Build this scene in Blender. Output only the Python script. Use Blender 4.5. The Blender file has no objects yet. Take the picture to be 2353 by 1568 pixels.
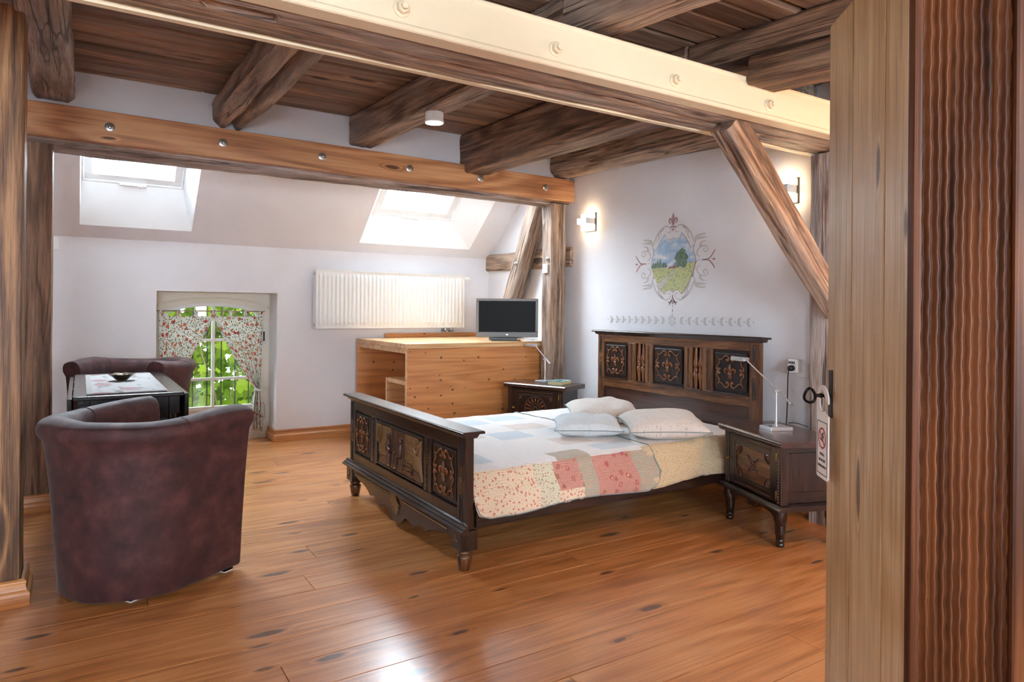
import bpy, bmesh, math, random
from mathutils import Vector, Matrix, noise, Euler
from math import sin, cos, pi, radians, sqrt, atan2

random.seed(7)
SC = bpy.context.scene
COL = SC.collection

# ------------------------------------------------------------------ camera
CAM_H = 1.25
YAW, ROLL = radians(32.4), radians(0.5)
cd = bpy.data.cameras.new('camera'); cam = bpy.data.objects.new('camera', cd); COL.objects.link(cam)
cd.sensor_fit = 'HORIZONTAL'; cd.sensor_width = 36.0
cd.lens = 36.0 * 1561.33 / 2353.0
cd.shift_y = -(784.0 - 712.13) / 2353.0
cd.clip_start = 0.02
_F = Vector((sin(YAW), cos(YAW), 0)); _R = Vector((cos(YAW), -sin(YAW), 0)); _U = Vector((0, 0, 1))
_R2 = _R * cos(ROLL) + _U * sin(ROLL); _U2 = -_R * sin(ROLL) + _U * cos(ROLL)
m = Matrix.Identity(4)
for i in range(3):
    m[i][0] = _R2[i]; m[i][1] = _U2[i]; m[i][2] = -_F[i]
m[2][3] = CAM_H
cam.matrix_world = m
SC.camera = cam

# ------------------------------------------------------------------ world, light, exposure
SKY = 5.0          # sky seen past the vine and through the panes
DAY = 15.0         # daylight arriving through the roof windows
REAR = 12.0        # fill light from unseen openings added behind the camera
DAYCOL = (0.76, 0.89, 1.0)
w = bpy.data.worlds.new('overcast_sky'); SC.world = w; w.use_nodes = True
nt = w.node_tree; nt.nodes.clear()
o_ = nt.nodes.new('ShaderNodeOutputWorld'); b_ = nt.nodes.new('ShaderNodeBackground')
b_.inputs['Color'].default_value = (0.76, 0.89, 1.0, 1); b_.inputs['Strength'].default_value = SKY
nt.links.new(b_.outputs[0], o_.inputs[0])
SC.view_settings.view_transform = 'Standard'; SC.view_settings.look = 'None'
SC.view_settings.exposure = 1.0; SC.view_settings.gamma = 1.0; SC.view_settings.use_curve_mapping = False
SC.cycles.use_denoising = True; SC.cycles.denoising_prefilter = 'FAST'
SC.cycles.max_bounces = 6; SC.cycles.diffuse_bounces = 4; SC.cycles.glossy_bounces = 2
SC.cycles.transparent_max_bounces = 12; SC.cycles.sample_clamp_indirect = 6.0
SC.cycles.use_adaptive_sampling = True; SC.cycles.adaptive_threshold = 0.12; SC.cycles.adaptive_min_samples = 16
SC.cycles.caustics_reflective = False; SC.cycles.caustics_refractive = False
WARM = (1.0, 0.52, 0.17)
SCONCE = 12.0
SPOT = 20.0

def daylight(name, mat, sx, sy, radiance, spread=180):
    l = bpy.data.lights.new(name, 'AREA'); l.shape = 'RECTANGLE'; l.size = sx; l.size_y = sy
    l.color = DAYCOL; l.energy = radiance * pi * sx * sy; l.spread = radians(spread)
    o = bpy.data.objects.new(name, l); COL.objects.link(o); o.matrix_world = mat
    return o
def portal(name, mat, sx, sy):
    l = bpy.data.lights.new(name, 'AREA'); l.shape = 'RECTANGLE'; l.size = sx; l.size_y = sy
    l.cycles.is_portal = True
    o = bpy.data.objects.new(name, l); COL.objects.link(o); o.matrix_world = mat
    return o

# ------------------------------------------------------------------ colour and node helpers
def C(r, g=None, b=None):
    if g is None: g = b = r
    f = lambda c: (c / 12.92 if c <= 0.04045 else ((c + 0.055) / 1.055) ** 2.4)
    return (f(r / 255), f(g / 255), f(b / 255), 1)

class NT:
    def __init__(s, name):
        s.m = bpy.data.materials.new(name); s.m.use_nodes = True
        s.t = s.m.node_tree; s.t.nodes.clear()
        s.out = s.t.nodes.new('ShaderNodeOutputMaterial')
    def n(s, typ, ins=None, **kw):
        x = s.t.nodes.new('ShaderNode' + typ)
        for k, v in kw.items(): setattr(x, k, v)
        for k, v in (ins or {}).items():
            if hasattr(v, 'is_linked') or isinstance(v, bpy.types.NodeSocket): s.t.links.new(v, x.inputs[k])
            else: x.inputs[k].default_value = v
        return x
    def math(s, op, a, b=0.0, c=None, clamp=False):
        x = s.t.nodes.new('ShaderNodeMath'); x.operation = op; x.use_clamp = clamp
        for i, v in enumerate((a, b, c)):
            if v is None: continue
            if isinstance(v, bpy.types.NodeSocket): s.t.links.new(v, x.inputs[i])
            else: x.inputs[i].default_value = v
        return x.outputs[0]
    def ramp(s, fac, stops, interp='LINEAR'):
        x = s.t.nodes.new('ShaderNodeValToRGB'); s.t.links.new(fac, x.inputs[0])
        r = x.color_ramp; r.interpolation = interp
        while len(r.elements) < len(stops): r.elements.new(0.5)
        for e, (p, c) in zip(r.elements, stops):
            e.position = p; e.color = c if len(c) == 4 else (*c, 1)
        return x.outputs[0]
    def mix(s, fac, a, b, mode='MIX'):
        x = s.t.nodes.new('ShaderNodeMix'); x.data_type = 'RGBA'; x.blend_type = mode
        for k, v in ((0, fac), (6, a), (7, b)):
            if isinstance(v, bpy.types.NodeSocket): s.t.links.new(v, x.inputs[k])
            else: x.inputs[k].default_value = v
        return x.outputs[2]
    def smooth(s, v, lo, hi):   # 1 below lo, 0 above hi
        x = s.t.nodes.new('ShaderNodeMapRange'); x.interpolation_type = 'SMOOTHSTEP'
        s.t.links.new(v, x.inputs[0])
        x.inputs[1].default_value = lo; x.inputs[2].default_value = hi
        x.inputs[3].default_value = 1.0; x.inputs[4].default_value = 0.0
        return x.outputs[0]
    def objvec(s, rand=True):
        tc = s.n('TexCoord'); v = tc.outputs['Object']
        if rand:
            oi = s.n('ObjectInfo')
            cmb = s.n('CombineXYZ', {0: s.math('MULTIPLY', oi.outputs['Random'], 37.0), 1: s.math('MULTIPLY', oi.outputs['Random'], 11.3), 2: s.math('MULTIPLY', oi.outputs['Random'], 5.7)})
            a = s.n('VectorMath', {0: v, 1: cmb.outputs[0]}, operation='ADD'); v = a.outputs[0]
        return v
    def mapped(s, v, sc, loc=(0, 0, 0)):
        return s.n('Mapping', {'Vector': v, 'Scale': sc, 'Location': loc}).outputs[0]
    def noise(s, v, scale=1.0, detail=4.0, rough=0.55, dist=0.0):
        return s.n('TexNoise', {'Vector': v, 'Scale': scale, 'Detail': detail, 'Roughness': rough, 'Distortion': dist})
    def bsdf(s, col, rough=0.5, bump=None, bstr=0.2, bdist=0.01, **kw):
        p = s.n('BsdfPrincipled')
        for k, v in (('Base Color', col), ('Roughness', rough)):
            if isinstance(v, bpy.types.NodeSocket): s.t.links.new(v, p.inputs[k])
            else: p.inputs[k].default_value = v
        for k, v in kw.items(): p.inputs[k.replace('_', ' ')].default_value = v
        if bump is not None:
            bn = s.n('Bump', {'Height': bump, 'Strength': bstr, 'Distance': bdist})
            s.t.links.new(bn.outputs[0], p.inputs['Normal'])
        s.t.links.new(p.outputs[0], s.out.inputs[0])
        return p

def plain(name, col, rough=0.5, metal=0.0, nscale=0, nstr=0.0, var=0.0, **kw):
    t = NT(name); bump = None; c = col
    if nscale:
        nz = t.noise(t.objvec(False), nscale, 5)
        bump = nz.outputs[0]
        if var:
            c = t.mix(t.math('MULTIPLY', nz.outputs[0], 1.0), tuple(x * (1 - var) for x in col[:3]) + (1,), tuple(min(1, x * (1 + var)) for x in col[:3]) + (1,))
    t.bsdf(c, rough, bump, nstr, 0.005, Metallic=metal, **kw)
    return t.m

def emit(name, col, strength):
    t = NT(name); e = t.n('Emission', {'Color': (*col[:3], 1), 'Strength': strength})
    t.t.links.new(e.outputs[0], t.out.inputs[0]); return t.m

def wood(name, dark, mid, light, axis='X', grain=45.0, lscale=1.5, ring=5.0, ringamt=0.35, knots=None, kscale=(1.3, 5.0), ksize=0.11,
         kfrac=0.45, rough=0.5, bump=0.3, var=0.25, blotch=None, coat=0.0, bdist=0.004, spec=0.5, k2d=None, contrast=1.0, checks=0.0):
    t = NT(name); v = t.objvec(True)
    ax = 'XYZ'.index(axis)
    def sc(l, c):
        r = [c, c, c]; r[ax] = l; return tuple(r)
    kd = None
    if knots:
        kv = t.mapped(v, sc(kscale[0], kscale[1]))
        kn = t.noise(kv, 2.5, 2)
        kv2 = t.n('VectorMath', {0: kv, 1: t.n('VectorMath', {0: kn.outputs['Color'], 1: (0.14, 0.14, 0.14)}, operation='MULTIPLY').outputs[0]}, operation='ADD').outputs[0]
        if k2d:
            sx_ = t.n('SeparateXYZ', {0: kv2}); kv2 = t.n('CombineXYZ', {0: sx_.outputs['XYZ'.index(k2d[0])], 1: sx_.outputs['XYZ'.index(k2d[1])]}).outputs[0]
        vo = t.n('TexVoronoi', {'Vector': kv2, 'Scale': 1.0, 'Randomness': 1.0}, voronoi_dimensions='2D' if k2d else '3D')
        sep = t.n('SeparateColor', {0: vo.outputs['Color']})
        on = t.math('LESS_THAN', sep.outputs[0], kfrac)
        size = t.math('MULTIPLY', t.math('ADD', t.math('MULTIPLY', sep.outputs[1], 0.9), 0.45), ksize)
        rel = t.math('DIVIDE', vo.outputs['Distance'], size)
        kd = t.math('MULTIPLY', t.smooth(rel, 0.55, 1.15), on)
        halo = t.math('MULTIPLY', t.smooth(rel, 0.7, 1.9), on)
    g1 = t.noise(t.mapped(v, sc(lscale, grain)), 1.0, 3, 0.6).outputs[0]
    g2 = t.noise(t.mapped(v, sc(lscale * 2.5, grain * 4.5)), 1.0, 2, 0.6).outputs[0]
    g = t.math('ADD', t.math('MULTIPLY', g1, .5), t.math('MULTIPLY', g2, .5))
    rv = t.mapped(v, sc(0.45, ring))
    r0 = t.noise(rv, 1.0, 1, 0.5, 0.4).outputs[0]
    if kd is not None: r0 = t.math('ADD', r0, t.math('MULTIPLY', halo, 0.12))
    rg = t.math('MULTIPLY_ADD', t.math('SINE', t.math('MULTIPLY', r0, 46.0)), 0.5, 0.5)
    bg = t.noise(t.mapped(v, sc(0.5, 3.0)), 1.0, 2).outputs[0]
    wr = .15 * ringamt; wg = .74 - wr * .5; wb = 1 - wr - wg
    f = t.math('ADD', t.math('MULTIPLY', g, wg), t.math('ADD', t.math('MULTIPLY', rg, wr), t.math('MULTIPLY', bg, wb)))
    sp_c = .10 / contrast
    col = t.ramp(f, [(0.5 - sp_c, dark), (0.5, mid), (0.5 + sp_c, light)])
    if blotch:
        bl = t.smooth(t.noise(t.mapped(v, sc(0.8, 2.5)), 2.0, 4, 0.6).outputs[0], 0.40, 0.62)
        col = t.mix(t.math('MULTIPLY', bl, blotch[1]), col, blotch[0])
    if kd is not None:
        col = t.mix(t.math('MULTIPLY', kd, 0.88), col, knots)
    h = g
    if checks:
        cn = t.noise(t.mapped(v, sc(.42, 15.0)), 1.0, 2, 0.5).outputs[0]
        ln = t.math('MULTIPLY', t.smooth(t.math('ABSOLUTE', t.math('SUBTRACT', cn, .5)), .004, .022), t.math('SUBTRACT', 1.0, t.smooth(bg, .40, .52)))
        col = t.mix(t.math('MULTIPLY', ln, checks), col, tuple(c * .28 for c in dark[:3]) + (1,))
        h = t.math('SUBTRACT', g, t.math('MULTIPLY', ln, .35 * checks))
    oi = t.n('ObjectInfo'); val = t.math('MULTIPLY_ADD', oi.outputs['Random'], var, 1.0 - var / 2)
    hs = t.n('HueSaturation', {'Color': col, 'Value': val, 'Saturation': 1.0})
    rr = t.math('MULTIPLY_ADD', g, 0.18, rough - 0.09)
    p = t.bsdf(hs.outputs[0], rr, h, bump, bdist)
    p.inputs['Specular IOR Level'].default_value = spec
    if coat:
        p.inputs['Coat Weight'].default_value = coat; p.inputs['Coat Roughness'].default_value = 0.18
    return t.m

# ------------------------------------------------------------------ mesh builder
class MB:
    def __init__(s): s.v = []; s.f = []; s.mi = []
    def add(s, vs, fs, mi=0):
        b = len(s.v); s.v += [tuple(p) for p in vs]
        for f in fs: s.f.append(tuple(b + i for i in f)); s.mi.append(mi)
        return s
    def box(s, x0, x1, y0, y1, z0, z1, mi=0):
        return s.add([(x0, y0, z0), (x1, y0, z0), (x1, y1, z0), (x0, y1, z0), (x0, y0, z1), (x1, y0, z1), (x1, y1, z1), (x0, y1, z1)],
                     [(3, 2, 1, 0), (4, 5, 6, 7), (0, 1, 5, 4), (1, 2, 6, 5), (2, 3, 7, 6), (3, 0, 4, 7)], mi)
    def prism(s, pts, fn0, fn1, mi=0):
        # pts: 2D list; fn0/fn1 map a 2D point to the two ends
        n = len(pts)
        vs = [fn0(p) for p in pts] + [fn1(p) for p in pts]
        fs = [tuple(range(n - 1, -1, -1)), tuple(range(n, 2 * n))] + [(i, (i + 1) % n, n + (i + 1) % n, n + i) for i in range(n)]
        return s.add(vs, fs, mi)
    def tube(s, path, r, n=8, closed=False, cap=True, flat=None, mi=0):
        P = [Vector(p) for p in path]; N = len(P)
        rad = r if isinstance(r, (list, tuple)) else [r] * N
        vs = []; up = None
        for i in range(N):
            if closed: t = P[(i + 1) % N] - P[i - 1]
            else: t = P[min(i + 1, N - 1)] - P[max(i - 1, 0)]
            if t.length < 1e-9: t = Vector((0, 0, 1))
            t.normalize()
            if up is None:
                a = Vector(flat) if flat else (Vector((0, 0, 1)) if abs(t.z) < 0.9 else Vector((1, 0, 0)))
                up = a
            u = (Vector(flat) if flat else up); u = u - t * u.dot(t)
            if u.length < 1e-6: u = t.orthogonal()
            u.normalize(); wv = t.cross(u); up = u
            for k in range(n):
                a = 2 * pi * k / n
                vs.append(P[i] + u * (cos(a) * rad[i]) + wv * (sin(a) * rad[i]))
        fs = []
        for i in range(N if closed else N - 1):
            j = (i + 1) % N
            for k in range(n):
                l = (k + 1) % n
                fs.append((i * n + k, i * n + l, j * n + l, j * n + k))
        if cap and not closed:
            fs.append(tuple(range(n - 1, -1, -1))); fs.append(tuple(range((N - 1) * n, N * n)))
        return s.add(vs, fs, mi)
    def lathe(s, prof, n=16, c=(0, 0, 0), axis='Z', mi=0):
        vs = []; fs = []
        for r, h in prof:
            for k in range(n):
                a = 2 * pi * k / n; p = (r * cos(a), r * sin(a), h)
                if axis == 'X': p = (p[2], p[0], p[1])
                if axis == 'Y': p = (p[1], p[2], p[0])
                vs.append((p[0] + c[0], p[1] + c[1], p[2] + c[2]))
        N = len(prof)
        for i in range(N - 1):
            for k in range(n):
                l = (k + 1) % n; fs.append((i * n + k, i * n + l, (i + 1) * n + l, (i + 1) * n + k))
        fs.append(tuple(range(n - 1, -1, -1))); fs.append(tuple(range((N - 1) * n, N * n)))
        return s.add(vs, fs, mi)
    def ball(s, c, r, n=10, mi=0):
        rx, ry, rz = r if isinstance(r, (list, tuple)) else (r, r, r)
        vs = []; fs = []; m2 = max(4, n // 2 + 1)
        for i in range(m2 + 1):
            th = pi * i / m2
            for k in range(n):
                a = 2 * pi * k / n
                rr = max(sin(th), 0.02)
                vs.append((c[0] + rx * rr * cos(a), c[1] + ry * rr * sin(a), c[2] - rz * cos(th)))
        for i in range(m2):
            for k in range(n):
                l = (k + 1) % n; fs.append((i * n + k, i * n + l, (i + 1) * n + l, (i + 1) * n + k))
        fs.append(tuple(range(n - 1, -1, -1))); fs.append(tuple(range(m2 * n, (m2 + 1) * n)))
        return s.add(vs, fs, mi)
    def grid(s, fn, nu, nv, mi=0):
        vs = [fn(i / nu, j / nv) for j in range(nv + 1) for i in range(nu + 1)]
        fs = [(j * (nu + 1) + i, j * (nu + 1) + i + 1, (j + 1) * (nu + 1) + i + 1, (j + 1) * (nu + 1) + i) for j in range(nv) for i in range(nu)]
        return s.add(vs, fs, mi)
    def mesh(s, name, mats, smooth=False, angle=40):
        me = bpy.data.meshes.new(name); me.from_pydata(s.v, [], s.f)
        for mt in (mats if isinstance(mats, (list, tuple)) else [mats]): me.materials.append(mt)
        if any(s.mi): me.polygons.foreach_set('material_index', s.mi)
        bm = bmesh.new(); bm.from_mesh(me); bmesh.ops.recalc_face_normals(bm, faces=bm.faces); bm.to_mesh(me); bm.free()
        if smooth:
            me.polygons.foreach_set('use_smooth', [True] * len(me.polygons)); me.set_sharp_from_angle(angle=radians(angle))
        me.update(); return me
    def build(s, name, mats, parent=None, loc=(0, 0, 0), rot=(0, 0, 0), smooth=False, angle=40, bevel=0, seg=2):
        return link(name, s.mesh(name, mats, smooth, angle), parent, loc, rot, bevel, seg)

def link(name, me, parent=None, loc=(0, 0, 0), rot=(0, 0, 0), bevel=0, seg=2):
    o = bpy.data.objects.new(name, me); COL.objects.link(o); o.parent = parent
    o.location = loc; o.rotation_euler = rot
    if bevel:
        md = o.modifiers.new('bevel', 'BEVEL'); md.width = bevel; md.segments = seg; md.limit_method = 'ANGLE'; md.angle_limit = radians(40)
        md.harden_normals = False
    return o

def tag(o, label, cat, group=None, kind=None):
    o['label'] = label; o['category'] = cat
    if group: o['group'] = group
    if kind: o['kind'] = kind
    return o
def thing(name, label, cat, loc=(0, 0, 0), rz=0.0, group=None):
    o = bpy.data.objects.new(name, None); COL.objects.link(o); o.empty_display_size = 0.1
    o.location = loc; o.rotation_euler = (0, 0, rz)
    return tag(o, label, cat, group)
def struct(o, label=None):
    o['kind'] = 'structure'
    if label: o['label'] = label
    return o
def bx(name, mat, parent, x0, x1, y0, y1, z0, z1, bevel=0.0, **kw):
    return MB().box(x0, x1, y0, y1, z0, z1).build(name, mat, parent, bevel=bevel, **kw)
def copy_tree(o, parent=None):
    c = o.copy(); COL.objects.link(c); c.parent = parent
    for ch in o.children: copy_tree(ch, c)
    return c
def smooth_path(pts, k=6, closed=False):
    P = [Vector(p) for p in pts]; n = len(P); out = []
    rng = n if closed else n - 1
    for i in range(rng):
        p0 = P[(i - 1) % n] if (closed or i > 0) else P[0]; p1 = P[i]; p2 = P[(i + 1) % n]
        p3 = P[(i + 2) % n] if (closed or i + 2 < n) else P[-1]
        for j in range(k):
            t = j / k
            out.append(0.5 * ((2 * p1) + (-p0 + p2) * t + (2 * p0 - 5 * p1 + 4 * p2 - p3) * t * t + (-p0 + 3 * p1 - 3 * p2 + p3) * t ** 3))
    if not closed: out.append(P[-1])
    return out

# ------------------------------------------------------------------ materials
M = {}
t = NT('white_plaster'); nz = t.noise(t.objvec(False), 60, 6); nb = t.noise(t.objvec(False), 1.6, 3)
t.bsdf(t.mix(nb.outputs[0], C(222, 219, 222), C(233, 231, 233)), 0.85, nz.outputs[0], 0.12, 0.004); M['plaster'] = t.m
M['reveal'] = plain('white_gloss_paint', C(240, 241, 241), 0.45)
M['cream'] = plain('cream_paint', C(228, 222, 208), 0.5, nscale=20, nstr=0.05)
M['old_timber'] = wood('old_oak_timber', C(78, 56, 42), C(146, 112, 88), C(196, 166, 140), grain=52, lscale=3.4, checks=.75, ring=5, ringamt=0.7, knots=C(58, 38, 28), kscale=(1.1, 3.6), ksize=0.13, kfrac=0.4, rough=0.58, bump=1.0, var=0.15, blotch=(C(188, 172, 160), 0.4), bdist=0.012, contrast=.9)
M['dark_timber'] = wood('dark_oak_timber', C(62, 42, 31), C(116, 84, 63), C(160, 124, 98), grain=52, lscale=3.2, checks=.6, ring=5, ringamt=0.9, knots=C(52, 34, 26), kscale=(1.1, 3.6), ksize=0.12, kfrac=0.35, rough=0.56, bump=0.9, var=0.12, blotch=(C(146, 120, 102), 0.3), bdist=0.01, contrast=.9)
M['brown_timber'] = wood('warm_brown_timber', C(82, 54, 34), C(136, 96, 62), C(174, 130, 90), grain=52, lscale=2.6, checks=.35, ring=5, ringamt=1.0, knots=C(60, 38, 26), kscale=(1.3, 3.6), ksize=0.13, kfrac=0.5, rough=0.5, bump=0.6, var=0.05, bdist=0.008, contrast=.9)
M['grey_timber'] = wood('grey_brown_timber', C(86, 66, 56), C(140, 113, 98), C(188, 168, 156), grain=46, lscale=3.0, checks=.8, ring=4.5, ringamt=0.7, knots=C(60, 43, 36), kscale=(1.0, 3.4), ksize=0.12, kfrac=0.3, rough=0.56, bump=1.1, var=0.1, blotch=(C(196, 184, 178), 0.4), bdist=0.014, contrast=.9)
M['pine_beam'] = wood('varnished_pine_beam', C(150, 98, 64), C(186, 130, 88), C(206, 156, 112), grain=22, lscale=1.0, ring=3.4, ringamt=1.1, knots=C(78, 42, 30), kscale=(1.5, 6.0), ksize=0.12, kfrac=0.4, rough=0.34, bump=0.08, var=0.05, coat=0.25, k2d='XZ', contrast=.75)
M['floor'] = wood('varnished_pine_floor', C(152, 92, 48), C(188, 121, 68), C(208, 147, 94), grain=34, lscale=1.6, ring=4.5, ringamt=0.7, knots=C(84, 52, 42), kscale=(1.9, 6.2), ksize=0.115, kfrac=0.42, rough=0.33, bump=0.04, var=0.12, coat=0.25, bdist=0.002, k2d='XY', contrast=.62)
M['ceiling'] = wood('brown_ceiling_board', C(84, 62, 49), C(134, 103, 82), C(166, 135, 112), grain=44, lscale=2.6, checks=.35, ring=4.5, ringamt=0.8, knots=C(62, 42, 32), kscale=(1.2, 5.0), ksize=0.10, kfrac=0.35, rough=0.55, bump=0.25, var=0.75, k2d='XY', contrast=.5)
M['desk_pine'] = wood('orange_pine', C(176, 108, 58), C(204, 136, 80), C(220, 160, 106), grain=14, lscale=0.8, ring=6.0, ringamt=0.8, knots=C(96, 50, 28), kscale=(8.0, 10.0), ksize=0.09, kfrac=0.5, rough=0.4, bump=0.05, var=0.08, coat=0.2, k2d='XZ', contrast=.55)
M['desk_pine_z'] = wood('orange_pine_upright', C(150, 82, 40), C(188, 114, 60), C(212, 144, 88), axis='Y', grain=20, lscale=0.5, ring=5.0, ringamt=0.5, knots=C(96, 48, 26), kscale=(2.6, 7.0), ksize=0.11, kfrac=0.5, rough=0.4, bump=0.06, var=0.1, coat=0.2)
M['desk_top'] = wood('pale_pine', C(186, 132, 82), C(214, 166, 114), C(232, 192, 144), grain=20, lscale=0.5, ring=4.0, ringamt=0.4, rough=0.35, bump=0.05, var=0.08, coat=0.2)
M['base_pine'] = wood('pine_skirting', C(158, 94, 48), C(196, 130, 74), C(218, 160, 104), grain=30, lscale=0.6, ring=6, ringamt=0.5, knots=C(96, 52, 30), kscale=(1.5, 10), ksize=0.12, kfrac=0.3, rough=0.4, bump=0.08, var=0.1, coat=0.2)
M['base_pine_y'] = wood('pine_skirting_return', C(158, 94, 48), C(196, 130, 74), C(218, 160, 104), axis='Y', grain=30, lscale=0.6, ring=6, ringamt=0.5, rough=0.4, bump=0.08, var=0.1, coat=0.2)
M['door'] = wood('weathered_pine_door', C(158, 124, 82), C(192, 160, 116), C(214, 188, 150), grain=60, lscale=2.2, checks=.25, ring=4, ringamt=0.5, knots=C(92, 60, 36), kscale=(1.6, 8), ksize=0.10, kfrac=0.4, rough=0.42, bump=0.25, var=0.08, blotch=(C(170, 124, 74), 0.35), k2d='XY', contrast=.75)
for k_, ax_ in (('oak', 'Y'), ('oak_z', 'Z'), ('oak_x', 'X')):
    M[k_] = wood('dark_stained_oak_' + ax_.lower(), C(18, 10, 8), C(38, 22, 16), C(60, 36, 25), axis=ax_, grain=60, lscale=4.0, ring=6, ringamt=0.3, rough=0.30, bump=0.12, var=0.12, coat=0.35)
for k_, ax_ in (('oak_warm', 'Y'), ('oak_warm_z', 'Z')):
    M[k_] = wood('warm_stained_oak_' + ax_.lower(), C(58, 32, 18), C(98, 60, 33), C(132, 88, 52), axis=ax_, grain=60, lscale=4.0, ring=6, ringamt=0.4, rough=0.36, bump=0.12, var=0.12, coat=0.3)
M['oak_panel'] = plain('dark_carved_panel', C(34, 22, 20), 0.33, nscale=60, nstr=0.15, var=0.2)
M['oak_plain'] = wood('dark_brown_board', C(38, 22, 19), C(60, 37, 31), C(76, 50, 41), axis='Y', grain=40, lscale=2, ring=5, ringamt=0.3, rough=0.3, bump=0.05, var=0.05, coat=0.4)
M['carving'] = plain('highlit_oak_carving', C(120, 72, 40), 0.35, nscale=40, nstr=0.1, var=0.35)  # colour raised to stand for highlights on the relief
M['carving_dark'] = plain('dark_oak_carving', C(88, 60, 48), 0.30, nscale=40, nstr=0.1, var=0.3)  # lighter than the oak around it, painting highlights onto the carving
M['carving_gilt'] = plain('worn_gilt_carving', C(128, 96, 62), 0.38, nscale=50, nstr=0.15, var=0.5)
M['black_recess'] = plain('almost_black_stain', C(18, 11, 9), 0.5)
M['steel_paint'] = plain('lamplit_white_steel', C(226, 208, 176), 0.55, nscale=45, nstr=0.12)  # white steel; the cream tone puts warm lamplight into the colour
M['zinc'] = plain('zinc_plated_steel', C(178, 176, 172), 0.32, 0.9)
M['silver'] = plain('brushed_aluminium', C(206, 208, 212), 0.3, 0.85)
M['satin'] = plain('satin_white_metal', C(222, 226, 232), 0.4, 0.25)
M['dark_metal'] = plain('black_iron', C(30, 27, 26), 0.42, 0.7)
M['brass'] = plain('old_brass', C(150, 122, 70), 0.35, 0.9)
M['white_enamel'] = plain('white_enamel', C(230, 229, 225), 0.35)
M['white_plastic'] = plain('white_plastic', C(238, 237, 234), 0.35)
M['black_plastic'] = plain('black_plastic', C(18, 18, 20), 0.3)
M['grey_plastic'] = plain('grey_brown_plastic', C(98, 92, 88), 0.32)
M['screen'] = plain('black_screen', C(3, 3, 4), 0.4, Specular_IOR_Level=.12)
M['paper'] = plain('white_paper', C(240, 240, 238), 0.7)
M['rubber'] = plain('black_rubber', C(16, 15, 15), 0.45)

t = NT('burgundy_suede'); v = t.objvec(True)
n1 = t.noise(v, 12, 5, 0.62); n2 = t.noise(v, 260, 2)
t.bsdf(t.ramp(n1.outputs[0], [(0.32, C(46, 23, 25)), (0.52, C(68, 36, 37)), (0.72, C(90, 52, 50))]), t.math('MULTIPLY_ADD', n1.outputs[0], -0.25, 0.80), n2.outputs[0], 0.2, 0.003, Sheen_Weight=0.12, Sheen_Roughness=0.4)
M['suede'] = t.m

def glass_mat():
    t = NT('window_glass'); lw = t.n('LayerWeight', {'Blend': .5})
    fr_ = t.math('MULTIPLY_ADD', t.math('POWER', lw.outputs['Facing'], 5.0), .9, .04)
    a = t.n('BsdfTransparent', {'Color': (0.97, 0.98, 0.98, 1)}); g = t.n('BsdfGlossy', {'Roughness': 0.02, 'Color': (1, 1, 1, 1)})
    mx = t.n('MixShader', {0: fr_, 1: a.outputs[0], 2: g.outputs[0]}); t.t.links.new(mx.outputs[0], t.out.inputs[0]); return t.m
M['glass'] = glass_mat()

# ------------------------------------------------------------------ room shell
XL, XR, YF, YW, YO = -2.2, 3.83, -1.7, 6.53, 6.85
Z_CEIL = 2.72; KNEE = 1.81
WX0, WX1, WZ = 0.546, 1.547, 1.385      # window recess
# floor
fl = MB().box(XL - .3, XR + .3, YF - .3, YO + .05, -0.12, -0.024).build('floor', M['floor']); struct(fl)
prow = 0.193; k0 = int((1.0 - 2.04) / prow) - 1
def zc(y): return Z_CEIL - .026 * (5.06 - y) if y > 2.5 else Z_CEIL - .026 * 2.56 - .09 * (2.5 - y)
def plank(par, mat, x0, x1, y0, y1, z0, z1, up, name='plank', ch=0.0007):
    # box with a small chamfer on its visible face, long side along local X
    L, W = x1 - x0, y1 - y0; zt = z1 if up else z0; zb = z0 if up else z1; s = 1 if up else -1
    vs = []
    for (z, e) in ((zb, 0), (zt - s * ch, 0), (zt, ch)):
        vs += [(e, e, z), (L - e, e, z), (L - e, W - e, z), (e, W - e, z)]
    fs = [(0, 1, 2, 3), (8, 9, 10, 11)] + [(a + i, a + (i + 1) % 4, a + 4 + (i + 1) % 4, a + 4 + i) for a in (0, 4) for i in range(4)]
    mb = MB().add(vs, fs)
    return mb.build(name, mat, par, loc=(x0, y0, 0))
rnd = random.Random(21)
k = k0
while True:
    y0 = 2.04 + prow * k; y1 = y0 + prow; k += 1
    if y0 > YO - 0.02: break
    segs = []
    if y0 < YW:
        yb = min(y1, YW + 0.0)
        x = -1.3; first = True
        while x < XR - 0.01:
            L = rnd.uniform(1.2, 4.2) if first else rnd.uniform(2.6, 4.4); first = False
            xe = min(x + L, XR)
            if XR - xe < 0.5: xe = XR
            plank(fl, M['floor'], x + .0010, xe - .0010, y0 + .0013, yb - .0013, -0.024, 0.0, True)
            x = xe
    if y1 > YW:
        plank(fl, M['floor'], WX0 + .002, WX1 - .002, max(y0, YW) + .0008, min(y1, YO) - .0008, -0.024, 0.0, True)
plank(fl, M['floor'], -1.3, XR, YF, 2.04 + prow * k0 - .001, -0.024, 0, True)
plank(fl, M['floor'], XL, -1.301, YF, YW, -0.024, 0, True)

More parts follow.
